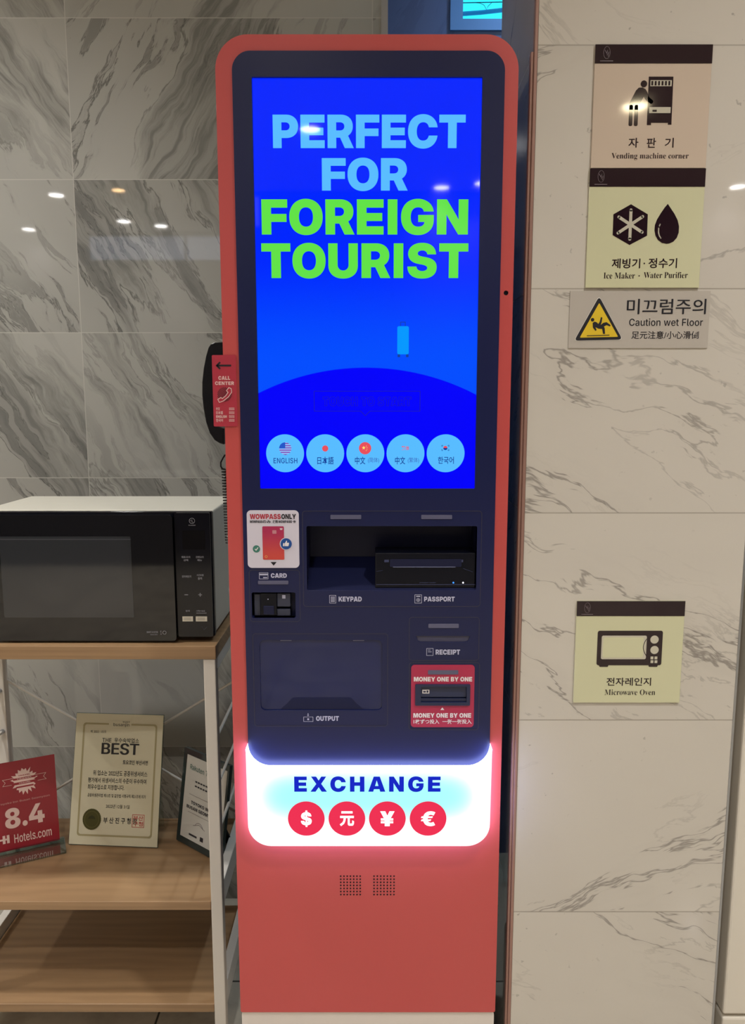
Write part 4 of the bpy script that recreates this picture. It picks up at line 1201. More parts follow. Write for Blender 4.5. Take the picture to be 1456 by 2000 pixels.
# -- banknote acceptor and its sticker
m = MB()
MAG = mat('crimson_sticker', (178, 42, 78), 0.35)
q = KR(803, 1297, 926, 1418)
m.slab(K, rrect(*q, 0.0065), 0.004, 0.0052, MAG, [rrect(*bill, 0.002, 3)], back=False)
words(m, K, 'MONEY ONE BY ONE', KR(808.5, 1320, 922, 1329), WHITE_INK, HV, TH, 20)
words(m, K, 'MONEY ONE BY ONE', KR(807.5, 1390.5, 920, 1399.5), WHITE_INK, HV, TH, 20)
signs(m, K, '1枚ずつ投入', KR(808, 1402.5, 858, 1411.5), WHITE_INK, 0.02, TH)
signs(m, K, '一张一张投入', KR(864, 1402.5, 921, 1411.5), WHITE_INK, 0.02, TH)
tq = KR(860, 1379.5, 868, 1384.5)
m.flat(K, [(tq[0], tq[2]), (tq[1], tq[2]), ((tq[0] + tq[1]) / 2, tq[3])], WHITE_INK, (), TH)
m.build('money_sticker', kiosk, label='crimson sticker around the banknote slot')
m = MB(); m.slab(K, rrect(*KR(836, 1307, 895, 1315), 0.0012, 3), 0.005, 0.0065, SLIT, back=False); m.build('indicator_strip', kiosk)
m = MB()
BZ = mat('bezel_navy', (30, 38, 72), 0.3)
m.slab(K, rrect(*bill, 0.002, 3), -0.01, 0.0085, BZ, [rrect(*KR(822, 1338, 911, 1369), 0.002, 3)])
m.slab(K, rrect(*KR(822, 1338, 911, 1360.5)), -0.01, 0.002, mat('slot_plate', (40, 48, 82), 0.3))
m.slab(K, rrect(*KR(822, 1362.5, 911, 1369)), -0.01, 0.004, BZ)
m.slab(K, rrect(*KR(822, 1338, 911, 1369)), -0.012, -0.009, HOUSING)
acc = m.build('banknote_acceptor', kiosk, 0.0008)
m = MB()
m.flat(K, rrect(*KR(825, 1346, 839, 1353.5), 0.0006, 3), WHITE_INK, [rrect(*KR(833.5, 1347.5, 837, 1352))], 0.0026)
m.flat(K, rrect(*KR(827, 1348.5, 832, 1351.5)), BZ, (), 0.003)
m.build('banknote_symbol', acc)

# -- light box
LIGHT = bpy.data.materials.new('lightbox_diffuser'); LIGHT.use_nodes = True
g = N(LIGHT); b = LIGHT.node_tree.nodes['Principled BSDF']
geo = g.new('ShaderNodeNewGeometry'); sep = g.new('ShaderNodeSeparateXYZ'); g.put(sep.inputs[0], geo.outputs['Position'])
zc = 1.5 + KL.loc(718, 1556)[1]
dz = g.math('DIVIDE', g.math('SUBTRACT', sep.outputs[2], zc), 0.034)
dx = g.math('DIVIDE', g.math('SUBTRACT', sep.outputs[0], kc), 0.185)
r2 = g.math('ADD', g.math('POWER', g.math('ABSOLUTE', dz), 2.0), g.math('POWER', g.math('ABSOLUTE', dx), 8.0))
f = g.step(r2, 3.2, 0.0)
b.inputs['Base Color'].default_value = (0.15, 0.15, 0.15, 1)
b.inputs['Roughness'].default_value = 0.3
g.put(b.inputs['Emission Color'], g.mix(f, (1.12, 1.12, 1.18), (0.30, 0.98, 0.96)))
b.inputs['Emission Strength'].default_value = 1.0
EDGEL = mat('lightbox_edge', (220, 220, 225), 0.4, 0, 0.5, 0, (176, 190, 255), 11.0)
e = 0.0006
lo = arc(pl_ + RL, lb_ + RL, RL - e, 180, 270, 12) + arc(pr_ - RL, lb_ + RL, RL - e, 270, 360, 12) + arc(pr_ - RB, pb_ + RB, RB + e, 0, -90, 12) + arc(pl_ + RB, pb_ + RB, RB + e, -90, -180, 12)
m = MB(); m.slab(K, lo, -0.05, LH, LIGHT, side=EDGEL)
lbx = m.build('light_box', kiosk)
m = MB(); words(m, KL, 'EXCHANGE', KL.rect(575, 1516, 861, 1546.5), mat('lit_blue_letter', (0, 8, 60), 0.5, 0, 0.2, 0, (0, 30, 200), 0.9), HV, 0.0006, 130)
m.build('lettering', lbx)
DISC = mat('lit_red_disc', (90, 10, 25), 0.5, 0, 0.2, 0, (240, 44, 82), 0.9)
LW = mat('lit_white_sign', (230, 230, 230), 0.4, 0, 0.5, 0, (255, 255, 255), 1.1)
for cx, sy in ((598.7, '$'), (678, '元'), (757, '¥'), (836.5, '€')):
    m = MB()
    a, c = KL.loc(cx, 1598.5)
    m.flat(KL, disc(a, c, 0.0352, 48), DISC, (), 0.0006)
    bx = KL.rect(cx - (10.5 if sy == '$' else 14), 1584 if sy != '$' else 1582.5, cx + (10.5 if sy == '$' else 14), 1613 if sy != '$' else 1614.5)
    if sy == '元':
        signs(m, KL, sy, bx, LW, 0.03, 0.0010)
    else:
        words(m, KL, sy, bx, LW, HV, 0.0010)
    m.build('currency_disc', lbx)

# -- loudspeaker holes
for l, r in ((666, 704), (731, 770)):
    m = MB()
    q = K.rect(l, 1711, r, 1747)
    for i in range(7):
        for j in range(7):
            m.flat(K, disc(q[0] + (q[1] - q[0]) * i / 6, q[2] + (q[3] - q[2]) * j / 6, 0.0017, 8), BLACKP, (), 0.0004)
    m.build('speaker_grille', kiosk)
# -- small side locks on the left edge
for py in (215, 1152):
    z = 1.5 + Plane((0, 1.43, 1.5)).loc(430, py)[1]
    m = MB()
    m.tube([(kl + 0.001, 1.425, z), (kl - 0.004, 1.425, z)], 0.008, STEEL, 16)
    m.build('side_lock', kiosk)

# -- call-centre tab standing out from the left edge
m = MB()
TAB = mat('tab_crimson', (176, 48, 66), 0.4)
T0 = Plane((0, 1.3985, 1.5))
q = (T0.loc(416, 765)[0], T0.loc(463, 765)[0], T0.loc(438, 833)[1], T0.loc(438, 693.5)[1])
m.slab(T0, rrect(*q, 0.002, 3), -0.0006, 0.0006, TAB)
h = 0.001
def trc(l, t, r, b): return T0.rect(l, t, r, b)
stroke(m, T0, [T0.loc(424, 714), T0.loc(452, 714)], 0.0032, BLACK_INK, h)
stroke(m, T0, [T0.loc(430.5, 707.5), T0.loc(424, 714), T0.loc(430.5, 720.5)], 0.0032, BLACK_INK, h)
PK = mat('tab_pale_ink', (226, 184, 182), 0.5)
words(m, T0, 'CALL', trc(427, 734.5, 450, 742), PK, HV, h, 40)
words(m, T0, 'CENTER', trc(420.5, 745, 457.5, 752), PK, HV, h, 40)
a, c = T0.loc(439, 770.5); r = 0.0128
for k in range(-5, 6):
    d = k * 0.0023
    w = (max(0, r * r - d * d)) ** 0.5
    if w > 0.001:
        u, v = 0.643, -0.766
        stroke(m, T0, [(a + d * 0.766 - u * w, c + d * 0.643 - v * w), (a + d * 0.766 + u * w, c + d * 0.643 + v * w)], 0.0010, BLACK_INK, h)
hs = [(447.5, 757), (452, 759), (453, 766), (447, 775), (437, 783), (429, 786), (426, 780), (432, 776.5), (435, 778.5), (441.5, 773), (446, 766.5), (443, 763)]
hs = [T0.loc(*p) for p in hs]
m.flat(T0, hs if area2(hs) > 0 else hs[::-1], TAB, (), h + 0.0003)
stroke(m, T0, hs, 0.0014, PK, h + 0.0006, True)
for py, wd in ((798.5, '中文'), (806, '日本語'), (821, '한국어')):
    signs(m, T0, wd, trc(422.5, py - 3.2, 430 if wd == '中文' else 436, py + 3.2), PK, 0.02, h)
words(m, T0, 'ENGLISH', trc(422.5, 811, 443.5, 816.2), PK, HV, h)
for py in (798.5, 806, 813.5, 821):
    for k in range(4):
        qq = trc(448 + 2.7 * k, py - 2.5, 450 + 2.7 * k, py + 2.5)
        m.flat(T0, rrect(*qq, 0.0005, 2), PK, [rrect(qq[0] + 0.0005, qq[1] - 0.0005, qq[2] + 0.0007, qq[3] - 0.0007)], h)
m.build('call_tab', kiosk, label='crimson call centre tab with an arrow and a handset symbol')

# pedestal
m = MB()
m.slab(Plane((0, 1.404, 0)), rrect(kl + 0.0015, kr - 0.0015, 0, KZ - 0.0006, 0.002, 4, 0.008), -0.27, 0.0, mat('white_pedestal', (226, 216, 208), 0.35))
tag(m.build('kiosk_pedestal', None, 0.004), 'low white pedestal box under the red kiosk', 'pedestal')

# ------------------------------------------------------------------ telephone on the kiosk's left side
BAKE = mat('telephone_black', (12, 13, 18), 0.25)
H = Plane((0, 1.50, 1.5))
ph = thing('telephone', 'black corded telephone handset hanging on the left side of the red kiosk', 'telephone', (kl - 0.02, 1.50, 1.5 + H.loc(420, 770)[1]))
out = [(441, 670), (424, 671), (417, 674), (412.5, 681), (408, 697), (403.5, 720), (400.5, 747), (400.5, 772), (403, 797), (408, 824), (415, 845), (424, 858), (434, 864.5), (442, 867)]
out = [H.loc(*p) for p in out]
inn = [(442, 836), (432, 832), (428, 820), (424, 790), (422, 760), (424, 735), (428, 712), (433, 702), (442, 700)]
inn = [H.loc(*p) for p in inn]
shape = out + inn
shape = shape if area2(shape) > 0 else shape[::-1]
m = MB(); m.slab(H, shape, -0.025, 0.025, BAKE)
m.build('handset', ph, 0.010, 4)
m = MB()
m.box(kl - 0.012, kl + 0.0095, 1.47, 1.56, 1.5 + H.loc(440, 815)[1], 1.5 + H.loc(440, 720)[1], BAKE)
m.box(kl - 0.020, kl + 0.0095, 1.48, 1.54, 1.5 + H.loc(440, 690)[1], 1.5 + H.loc(440, 676)[1], BAKE)
m.build('cradle', ph, 0.003)
path = []
cz0, cz1 = 1.5 + H.loc(437, 916)[1], 1.5 + H.loc(437, 1060)[1]
cxx = H.loc(440.5, 950)[0]
lead = [(440, 888), (436, 894), (431.5, 903), (431.5, 911), (435, 917)]
for p in lead:
    a, c = H.loc(*p); path.append((a, 1.5, 1.5 + c))
turns = 26
for i in range(turns * 10):
    t = i / (turns * 10)
    path.append((cxx + 0.0062 * cos(2 * pi * turns * t + pi) + 0.004 * t, 1.50 + 0.0062 * sin(2 * pi * turns * t), cz0 + (cz1 - cz0) * t))
m = MB(); m.tube(path, 0.0016, BAKE, 6); m.build('coiled_cord', ph)
# ------------------------------------------------------------------ white and oak utility rack
CX0, CX1, CY0, CY1 = -0.992, -0.340, 1.60, 1.956
LG = 0.0262
rack = thing('utility_rack', 'white metal utility rack with three oak-look shelves left of the kiosk', 'rack', ((CX0 + CX1) / 2, (CY0 + CY1) / 2, 0))
m = MB(); m.box(CX0 - 0.002, CX1 + 0.002, CY0 - 0.002, CY1, 0.951, 0.981, OAK); m.build('top_board', rack, 0.0015)
for z in (0.380, 0.122):
    m = MB(); m.box(CX0 + LG, CX1 - LG - 0.0004, CY0 + 0.001, CY1 - 0.001, z - 0.021, z, OAK); m.build('shelf_board', rack, 0.0015)
for x in (CX0, CX1 - LG):
    for y in (CY0, CY1 - 0.026):
        m = MB(); m.box(x, x + LG, y, y + 0.026, 0.0, 0.9505, WHITE_PAINT); m.build('leg', rack, 0.002)
for x in (CX0 + 0.001, CX1 - LG + 0.001):
    for z0, z1 in ((0.357, 0.412), (0.099, 0.154), (0.917, 0.950)):
        m = MB(); m.box(x + 0.002, x + LG - 0.003, CY0 + 0.0265, CY1 - 0.0265, z0, z1, WHITE_PAINT); m.build('side_rail', rack, 0.0015)
    for z in (0.752, 0.640, 0.530):
        m = MB(); xx = x + LG / 2
        m.tube([(xx, CY0 + 0.02, z), (xx, CY1 - 0.012, z)], 0.0038, WHITE_PAINT, 8)
        m.tube([(xx, CY1 - 0.034, z), (xx, CY1 - 0.026, z)], 0.0065, STEEL, 10)
        m.build('guard_wire', rack)
yb = CY1 - 0.010
for sx in (1, -1):
    xm = (CX0 + CX1) / 2; hw = (CX1 - CX0) / 2 - 0.012
    m = MB(); m.tube([(xm - sx * hw, yb + 0.004 * sx, 0.782), (xm + sx * hw, yb + 0.004 * sx, 0.390)], 0.0034, WHITE_PAINT, 8); m.build('cross_brace', rack)

# ------------------------------------------------------------------ microwave
MWY = 1.63
W = Plane((0, MWY, 1.5))
mx0, mx1 = -0.853, -0.3460
mz0, mz1 = 0.9975, 1.2690
mw = thing('microwave_oven', 'black-fronted white microwave oven standing on the oak top of the rack', 'microwave', ((mx0 + mx1) / 2, 1.77, 0.981))
CREAM = mat('cream_enamel', (208, 203, 188), 0.32)
MBLACK = mat('microwave_black', (12, 13, 22), 0.10, 0, 0.4)
MGLASS = mat('microwave_door_glass', (16, 17, 22), 0.04, 0, 0.6)
MWIN = mat('microwave_window_mesh', (46, 48, 52), 0.05, 0, 0.65)
m = MB(); m.box(mx0, mx1, MWY + 0.022, 1.906, mz0, mz1, CREAM); m.build('cabinet', mw, 0.004)
m = MB(); m.box(mx0, mx1, MWY + 0.004, MWY + 0.0215, mz0 - 0.006, mz1 - 0.001, MBLACK); m.build('front_surround', mw, 0.003)
door_x1 = W.loc(343.5, 1130)[0]
dt, db = 1.5 + W.loc(300, 1004)[1], 1.5 + W.loc(300, 1249)[1]
dq = (mx0 + 0.002, door_x1, db - 1.5, dt - 1.5)
m = MB(); m.slab(W, rrect(*dq, 0.008), -0.003, 0.012, MGLASS)
door = m.build('door', mw, 0.002)
WH = 0.0125
wq = W.rect(14, 1046, 262, 1203)
wq = (mx0 + 0.055, W.loc(262, 1125)[0], wq[2], wq[3])
m = MB()
m.slab(W, rrect(*wq, 0.002, 3), 0.011, WH, MWIN, back=False)
m.flat(W, rrect(wq[0], wq[1], wq[3] - 0.007, wq[3] - 0.005), mat('window_edge', (70, 72, 80), 0.2), (), WH + 0.0003)
m.build('window', door)
m = MB()
MI = mat('microwave_print', (150, 150, 158), 0.5)
words(m, W, 'SMART INVERTER', W.rect(290, 1229.5, 312, 1233), MI, MED, WH + 0.0002)
words(m, W, 'direct drive', W.rect(297, 1234.5, 311, 1237), MI, MED, WH + 0.0002)
words(m, W, '1', W.rect(316.5, 1228.5, 319, 1236), MI, MED, WH + 0.0002)
a, c = W.loc(324.5, 1232.2)
m.flat(W, disc(a, c, 0.0042, 20), MI, [disc(a, c, 0.0031, 20)], WH + 0.0002)
m.build('lettering', door)
pq = (door_x1 + 0.003, mx1 - 0.002, mz0 - 0.004 - 1.5, mz1 - 0.002 - 1.5)
m = MB(); m.slab(W, rrect(*pq, 0.004), -0.004, 0.006, MBLACK)
cp = m.build('control_panel', mw, 0.002)
CH = 0.0064
m = MB(); m.slab(W, rrect(*W.rect(358, 1035, 402, 1072), 0.001, 3), 0.005, CH, mat('display_black', (8, 8, 12), 0.04), back=False); m.build('display', cp)
m = MB()
a, c = W.loc(376.5, 1016.5)
m.flat(W, disc(a, c, 0.0062, 24), MI, [disc(a, c, 0.0054, 24)], CH)
stroke(m, W, [(a, c + 0.0030), (a, c - 0.0028), (a + 0.0026, c - 0.0028)], 0.0008, MI, CH)
stroke(m, W, [(a - 0.0028, c + 0.0022), (a - 0.0028, c - 0.001)], 0.0008, MI, CH)
words(m, W, 'inverter', W.rect(370, 1023.5, 383.5, 1026), MI, MED, CH)
m.flat(W, rrect(*W.rect(362, 1159.5, 369, 1161)), MI, (), CH)
m.flat(W, rrect(*W.rect(389, 1159.5, 396, 1161)), MI, (), CH)
m.flat(W, rrect(*W.rect(391.7, 1156.8, 393.3, 1163.8)), MI, (), CH)
m.flat(W, rrect(*W.rect(385, 1195.5, 405, 1196.5)), MI, (), CH)
stroke(m, W, [W.loc(396, 1222), W.loc(400, 1228), W.loc(406, 1223)], 0.0012, mat('faint_print', (60, 60, 70), 0.5), CH)
m.build('lettering', cp)
for wd, l, t, r, b in (('해동/조리', 356, 1085, 373, 1089), ('선택', 360, 1091, 369, 1095), ('간편요리', 384, 1085, 399, 1089), ('메뉴', 387, 1091, 396, 1095), ('전자레인지', 357, 1122.5, 375, 1127), ('시간조절', 385.5, 1120, 399, 1124), ('출력', 388, 1126, 396, 1131), ('정지', 364, 1190, 372, 1193.5), ('시작/+30초', 385, 1190, 402, 1193.5)):
    m = MB(); signs(m, W, wd, W.rect(l, t, r, b), MI, 0.015, CH); m.build('button_label', cp)
PAPER = mat('white_label_paper', (214, 208, 190), 0.6)
for l, r in ((358, 378.5), (384, 406)):
    m = MB(); m.slab(W, rrect(*W.rect(l, 1202.5, r, 1212)), CH - 0.0006, CH + 0.0002, PAPER, back=False)
    for k in range(2):
        m.flat(W, rrect(*W.rect(l + 3, 1205 + 3 * k, r - 4, 1206 + 3 * k)), mat('faded_print', (140, 134, 124), 0.6), (), CH + 0.0005)
    m.build('button_sticker', cp)
for x in (mx0 + 0.04, mx1 - 0.04):
    for y in (MWY + 0.05, 1.87):
        m = MB(); m.tube([(x, y, 0.981), (x, y, mz0)], 0.014, BLACKP, 14); m.build('foot', mw)

# ------------------------------------------------------------------ things standing on the middle shelf
SZ = 0.380
def board(yaw, o, tilt):
    yw, tl = radians(yaw), radians(tilt)
    back = Vector((-sin(yw), cos(yw), 0))
    return Plane(o, (cos(yw), sin(yw), 0), back * sin(tl) + Vector((0, 0, cos(tl))))

# red rating sign, left
f0 = Plane((0, 1.835, 1.5))
a, c = f0.loc(117, 1640)
RS = board(25, (a, 1.835, 1.5 + c), 7)
rw = 0.160
tr_ = RS.loc(113, 1472)[1]
sg = thing('rating_sign', 'red acrylic desk sign showing the score 8.4 at the left of the middle shelf', 'sign', RS.pt(-rw / 2, 0) - Vector((0, 0, RS.pt(0, 0).z - SZ)))
SRED = mat('rating_red', (150, 34, 46), 0.2, 0, 0.5)
SPINK = mat('rating_cream', (232, 200, 190), 0.5)
m = MB(); m.slab(RS, rrect(-rw, 0, 0, tr_, 0.001, 2), -0.003, 0.0, SRED); m.build('panel', sg)
m = MB()
zb = RS.pt(0, 0).z
# clear holder: a bent foot in front and behind
m.slab(RS, rrect(-rw - 0.004, 0.010, -(zb - SZ) + 0.004, 0.004, 0.001, 2), -0.006, 0.003, ACRYL)
bx = Plane(RS.pt(0, -(zb - SZ)) + Vector((0, 0, 0.001)), RS.ux, Vector((0, 0, 1)).cross(RS.ux))
m.slab(bx, rrect(-rw - 0.004, 0.012, -0.055, 0.02, 0.002, 3), 0.0, 0.004, ACRYL)
m.build('clear_foot', sg)
def rs(l, t, r, b):
    return RS.rect(l, t, r, b)
m = MB()
h = 0.0006
# crest: a jagged burst crossed by two bands and a folded ribbon outline
cx_, cz_ = RS.loc(48, 1524)
burst = []
random.seed(3)
for i in range(40):
    t = 2 * pi * i / 40
    k = (1.0 if i % 2 else 0.74) * random.uniform(0.88, 1.12)
    burst.append((cx_ + 0.031 * k * cos(t), cz_ + 0.033 * k * sin(t)))
m.flat(RS, burst, SPINK, (), h)
for z0, z1, w in ((0.004, 0.009, 0.026), (-0.008, -0.002, 0.03), (-0.0165, -0.0125, 0.02)):
    m.flat(RS, rrect(cx_ - w, cx_ + w, cz_ + z0, cz_ + z1), SRED, (), h + 0.0002)
for z0, z1, w in ((0.0055, 0.0075, 0.018), (-0.006, -0.004, 0.014), (0.013, 0.0155, 0.014)):
    words(m, RS, 'TRAVEL', (cx_ - w, cx_ + w, cz_ + z0, cz_ + z1), SPINK if z0 < 0.01 else SRED, HV, h + 0.0004)
for sx in (-1, 1):
    rib = [(cx_ + sx * 0.024, cz_ + 0.010), (cx_ + sx * 0.050, cz_ + 0.010), (cx_ + sx * 0.044, cz_ + 0.002), (cx_ + sx * 0.050, cz_ - 0.006), (cx_ + sx * 0.024, cz_ - 0.006)]
    stroke(m, RS, rib, 0.0009, SPINK, h)
words(m, RS, 'Toyoko Inn Busan Seomyeon', (RS.loc(0, 1571)[0] - 0.004, RS.loc(97, 1550)[0], RS.loc(48, 1563)[1] - 0.0025, RS.loc(48, 1563)[1] + 0.0035), mat('rating_dim', (196, 140, 136), 0.5), MED, h)
q = rs(10, 1576, 88, 1622)
z0, z1 = RS.loc(24, 1618)[1], RS.loc(24, 1578)[1]
words(m, RS, '8.4', (RS.loc(9.5, 1600)[0], RS.loc(87, 1590)[0], z0, z1), SPINK, HV, h, 20)
z0, z1 = RS.loc(60, 1640)[1], RS.loc(60, 1623)[1]
words(m, RS, 'Hotels.com', (RS.loc(27.5, 1632)[0], RS.loc(101, 1625)[0], z0, z1), SPINK, MED, h)
q0, q1 = RS.loc(-3, 1640)[0], RS.loc(19.5, 1640)[0]
zl, zh = RS.loc(10, 1648)[1], RS.loc(10, 1632)[1]
wq3 = (q1 - q0) / 3.4
for k in range(2):
    m.flat(RS, rrect(q1 - wq3 * (0.9 + 1.25 * k) , q1 - wq3 * (0.1 + 1.25 * k), zl, zh), SPINK, (), h)
m.flat(RS, rrect(q0, q1 - wq3 * 0.1, (zl + zh) / 2 - 0.0022, (zl + zh) / 2 + 0.0022), SPINK, (), h + 0.0002)
m.build('lettering', sg)

# ivory certificate in its clear stand, middle
f0 = Plane((0, 1.825, 1.5))
a0 = f0.loc(133, 1649)
o = Vector((a0[0], 1.825, SZ + 0.002))
CT = board(-4, o, 15)
cw = CT.loc(308, 1655)[0]
ch = CT.loc(239, 1394)[1]
ce = thing('certificate', 'ivory framed certificate headed BEST standing in the middle of the rack shelf', 'certificate', CT.pt(cw / 2, 0))
IVORY = mat('ivory_paper', (212, 206, 178), 0.25, 0, 0.5)
m = MB(); m.slab(CT, rrect(0.0015, cw - 0.0015, 0.002, ch - 0.0015, 0.001, 2), -0.0018, -0.0002, IVORY)
paper = m.build('paper', ce)
m = MB()
m.slab(CT, rrect(0, cw, 0, ch, 0.0015, 3), -0.006, -0.0020, ACRYL)
sl = CT.pt(cw * 0.5, ch * 0.75, -0.006)
fo = Vector((sl.x, CY1 - 0.040, SZ + 0.002)) 
bk = Vector((0, 1, 0))
wv_ = CT.ux * (cw * 0.44)
m.add([sl - wv_, sl + wv_, fo + wv_, fo - wv_], [(0, 1, 2, 3)], ACRYL)
m.build('clear_stand', ce)
m = MB()
h = 0.0004
GOLD = mat('certificate_border', (166, 156, 116), 0.5)
CI = mat('certificate_ink', (36, 34, 34), 0.6)
bq = (CT.loc(156, 1530)[0], CT.loc(302, 1530)[0], CT.loc(228, 1635)[1], CT.loc(239, 1413)[1])
bw = 0.0045
m.flat(CT, rrect(*bq, 0.008), GOLD, [rrect(bq[0] + bw, bq[1] - bw, bq[2] + bw, bq[3] - bw, 0.006)], h)
m.flat(CT, rrect(*CT.rect(213, 1408, 257, 1422)), IVORY, (), h + 0.0002)
words(m, CT, 'busanjin', CT.rect(222, 1412, 253, 1420), CI, MED, h + 0.0004)
signs(m, CT, '부산진구', CT.rect(240, 1408.5, 254, 1412), CI, 0.02, h + 0.0004)
signs(m, CT, '제 2022 - 05호', CT.rect(177, 1426, 208, 1431.5), CI, 0.0, h)
words(m, CT, 'THE', CT.rect(200, 1441.5, 218, 1449.5), CI, MED, h)
signs(m, CT, '우수숙박업소', CT.rect(223.5, 1441.5, 272, 1451), CI, 0.012, h)
for k_ in (0.0, 1.1):
    words(m, CT, 'BEST', CT.rect(198.5 + k_, 1451.5, 271 + k_, 1474), CI, MED, h + k_ * 0.0001, -20)
signs(m, CT, '토요코인 부산서면', CT.rect(240, 1485, 289, 1494), CI, 0.02, h)
signs(m, CT, '위 업소는 2022년도 공중위생서비스', CT.rect(182, 1505.5, 288, 1516), CI, 0.012, h)
signs(m, CT, '평가에서 위생서비스의 수준이 우수하여', CT.rect(172, 1520, 286, 1530), CI, 0.012, h)
signs(m, CT, '최우수업소로 지정합니다.', CT.rect(171.5, 1532.5, 243, 1542.5), CI, 0.012, h)
signs(m, CT, '공중위생관리법 제13조 및 같은법 시행규칙 제21조에 의거', CT.rect(171, 1551, 284.5, 1558), CI, 0.01, h)
signs(m, CT, '2022년 12월 31일', CT.rect(207, 1571.5, 253.5, 1579), CI, 0.006, h)
signs(m, CT, '부 산 진 구 청 장', CT.rect(202, 1597, 268, 1609), CI, 0.02, h)
m.build('lettering', paper)
m = MB()
a, c = CT.loc(179.5, 1600)
OLIVE = mat('olive_foil_seal', (84, 82, 44), 0.3, 0.5)
m.slab(CT, [(a + 0.0245 * (1 if i % 2 else 0.96) * cos(2 * pi * i / 72), c + 0.0265 * (1 if i % 2 else 0.96) * sin(2 * pi * i / 72)) for i in range(72)], 0.0, 0.0008, OLIVE, back=False)
m.flat(CT, disc(a, c, 0.019, 36, 0.0205), mat('olive_foil_ring', (112, 108, 64), 0.3, 0.5), [disc(a, c, 0.0178, 36, 0.0193)], 0.001)
m.flat(CT, [(a - 0.010, c + 0.001), (a + 0.010, c + 0.001), (a + 0.006, c + 0.007), (a, c + 0.010), (a - 0.006, c + 0.007)], mat('olive_foil_dark', (58, 58, 30), 0.4, 0.4), (), 0.001)
m.build('foil_seal', paper, label='olive foil seal')
m = MB()
SEALR = mat('vermilion_stamp', (190, 92, 84), 0.6)
q = CT.rect(258, 1591, 282, 1616.5)
w = 0.0014
m.flat(CT, rrect(*q), SEALR, [rrect(q[0] + w, q[1] - w, q[2] + w, q[3] - w)], h)
signs(m, CT, '부산', (q[0] + 0.003, q[1] - 0.003, (q[2] + q[3]) / 2 + 0.001, q[3] - 0.003), SEALR, 0.02, h)
signs(m, CT, '구청', (q[0] + 0.003, q[1] - 0.003, q[2] + 0.003, (q[2] + q[3]) / 2 - 0.001), SEALR, 0.02, h)
m.build('red_stamp', paper, label='square red stamp')

# dark glass plaque with a white sheet, right
f0 = Plane((0, 1.845, 1.5))
a0 = f0.loc(344, 1632)
AW = board(-38, (a0[0], 1.845, SZ + 0.004), 9)
aw = 0.172
ah = AW.loc(371, 1463)[1]
ap = thing('award_plaque', 'dark glass plaque with a white award sheet half hidden behind the front right rack leg', 'plaque', AW.pt(aw / 2, 0))
DGL = mat('dark_teal_glass', (44, 56, 56), 0.06, 0, 0.6)
m = MB(); m.slab(AW, rrect(0, aw, 0, ah, 0.002, 3), -0.010, 0.0, DGL); gl_ = m.build('glass', ap, 0.001)
m = MB()
pq = (AW.loc(360, 1550)[0], aw - 0.006, 0.018, AW.loc(375, 1476)[1])
m.slab(AW, rrect(*pq), 0.0, 0.0008, mat('award_sheet', (206, 206, 200), 0.4), back=False)
sh_ = m.build('sheet', ap)
m = MB()
h = 0.0012
AI = mat('award_ink', (44, 44, 50), 0.6)
TEAL = mat('award_teal', (30, 88, 78), 0.5)
pw = pq[1] - pq[0]
xa = AW.loc(374, 1500)[0]
def aw_rows(z_px, hh, x0, x1, s, mt, f=None):
    z = AW.loc(378, z_px)[1]
    words(m, AW, s, (pq[0] + pw * x0, pq[0] + pw * x1, z - hh / 2, z + hh / 2), mt, f or MED, h)
aw_rows(1499, 0.013, 0.10, 0.78, 'Rakuten Travel', TEAL, MED)
for zp, x1 in ((1527, 0.78), (1536, 0.84)):
    z = AW.loc(384, zp)[1]
    for k in range(9):
        xk = 0.26 + 0.065 * k
        if xk > x1: break
        m.flat(AW, rrect(pq[0] + pw * xk, pq[0] + pw * (xk + 0.05), z - 0.002, z + 0.002), AI, (), h)
for zp in (1556, 1592):
    z = AW.loc(384, zp)[1]
    m.flat(AW, rrect(pq[0] + pw * 0.14, pq[0] + pw * 0.86, z - 0.0004, z + 0.0004), LOGO_GREY, (), h)
aw_rows(1568, 0.0085, 0.20, 0.70, 'TOYOKO INN', AI, HV)
aw_rows(1579, 0.0085, 0.10, 0.86, 'BUSAN SEOMYEON', AI, HV)
z = AW.loc(384, 1612)[1]
stroke(m, AW, arc(pq[0] + pw * 0.45, z - 0.008, 0.016, 20, 160, 12), 0.0012, LOGO_GREY, h)
stroke(m, AW, [(pq[0] + pw * 0.3, z - 0.004), (pq[0] + pw * 0.45, z + 0.004), (pq[0] + pw * 0.6, z - 0.004)], 0.0012, LOGO_GREY, h)
z = AW.loc(384, 1636)[1]
m.flat(AW, rrect(pq[0] + pw * 0.50, pq[0] + pw * 0.58, z - 0.004, z + 0.007), AI, (), h)
m.flat(AW, rrect(pq[0] + pw * 0.22, pq[0] + pw * 0.42, z - 0.002, z + 0.003), AI, (), h)
m.build('lettering', sh_)
m = MB()
hb = ah * 0.45
P0 = AW.pt(aw * 0.2, hb, -0.010); P1 = AW.pt(aw * 0.8, hb, -0.010)
bkv = Vector((-AW.n.x, -AW.n.y, 0)).normalized()
e0 = Vector((P0.x, P0.y, SZ + 0.001)) + bkv * 0.045; e1 = Vector((P1.x, P1.y, SZ + 0.001)) + bkv * 0.045
m.add([P0, P1, e1, e0, P0 + bkv * 0.004, P1 + bkv * 0.004, e1 + bkv * 0.004, e0 + bkv * 0.004], [(0, 1, 2, 3), (7, 6, 5, 4), (0, 4, 5, 1), (1, 5, 6, 2), (2, 6, 7, 3), (3, 7, 4, 0)], BLACKP)
m.build('easel_foot', ap)

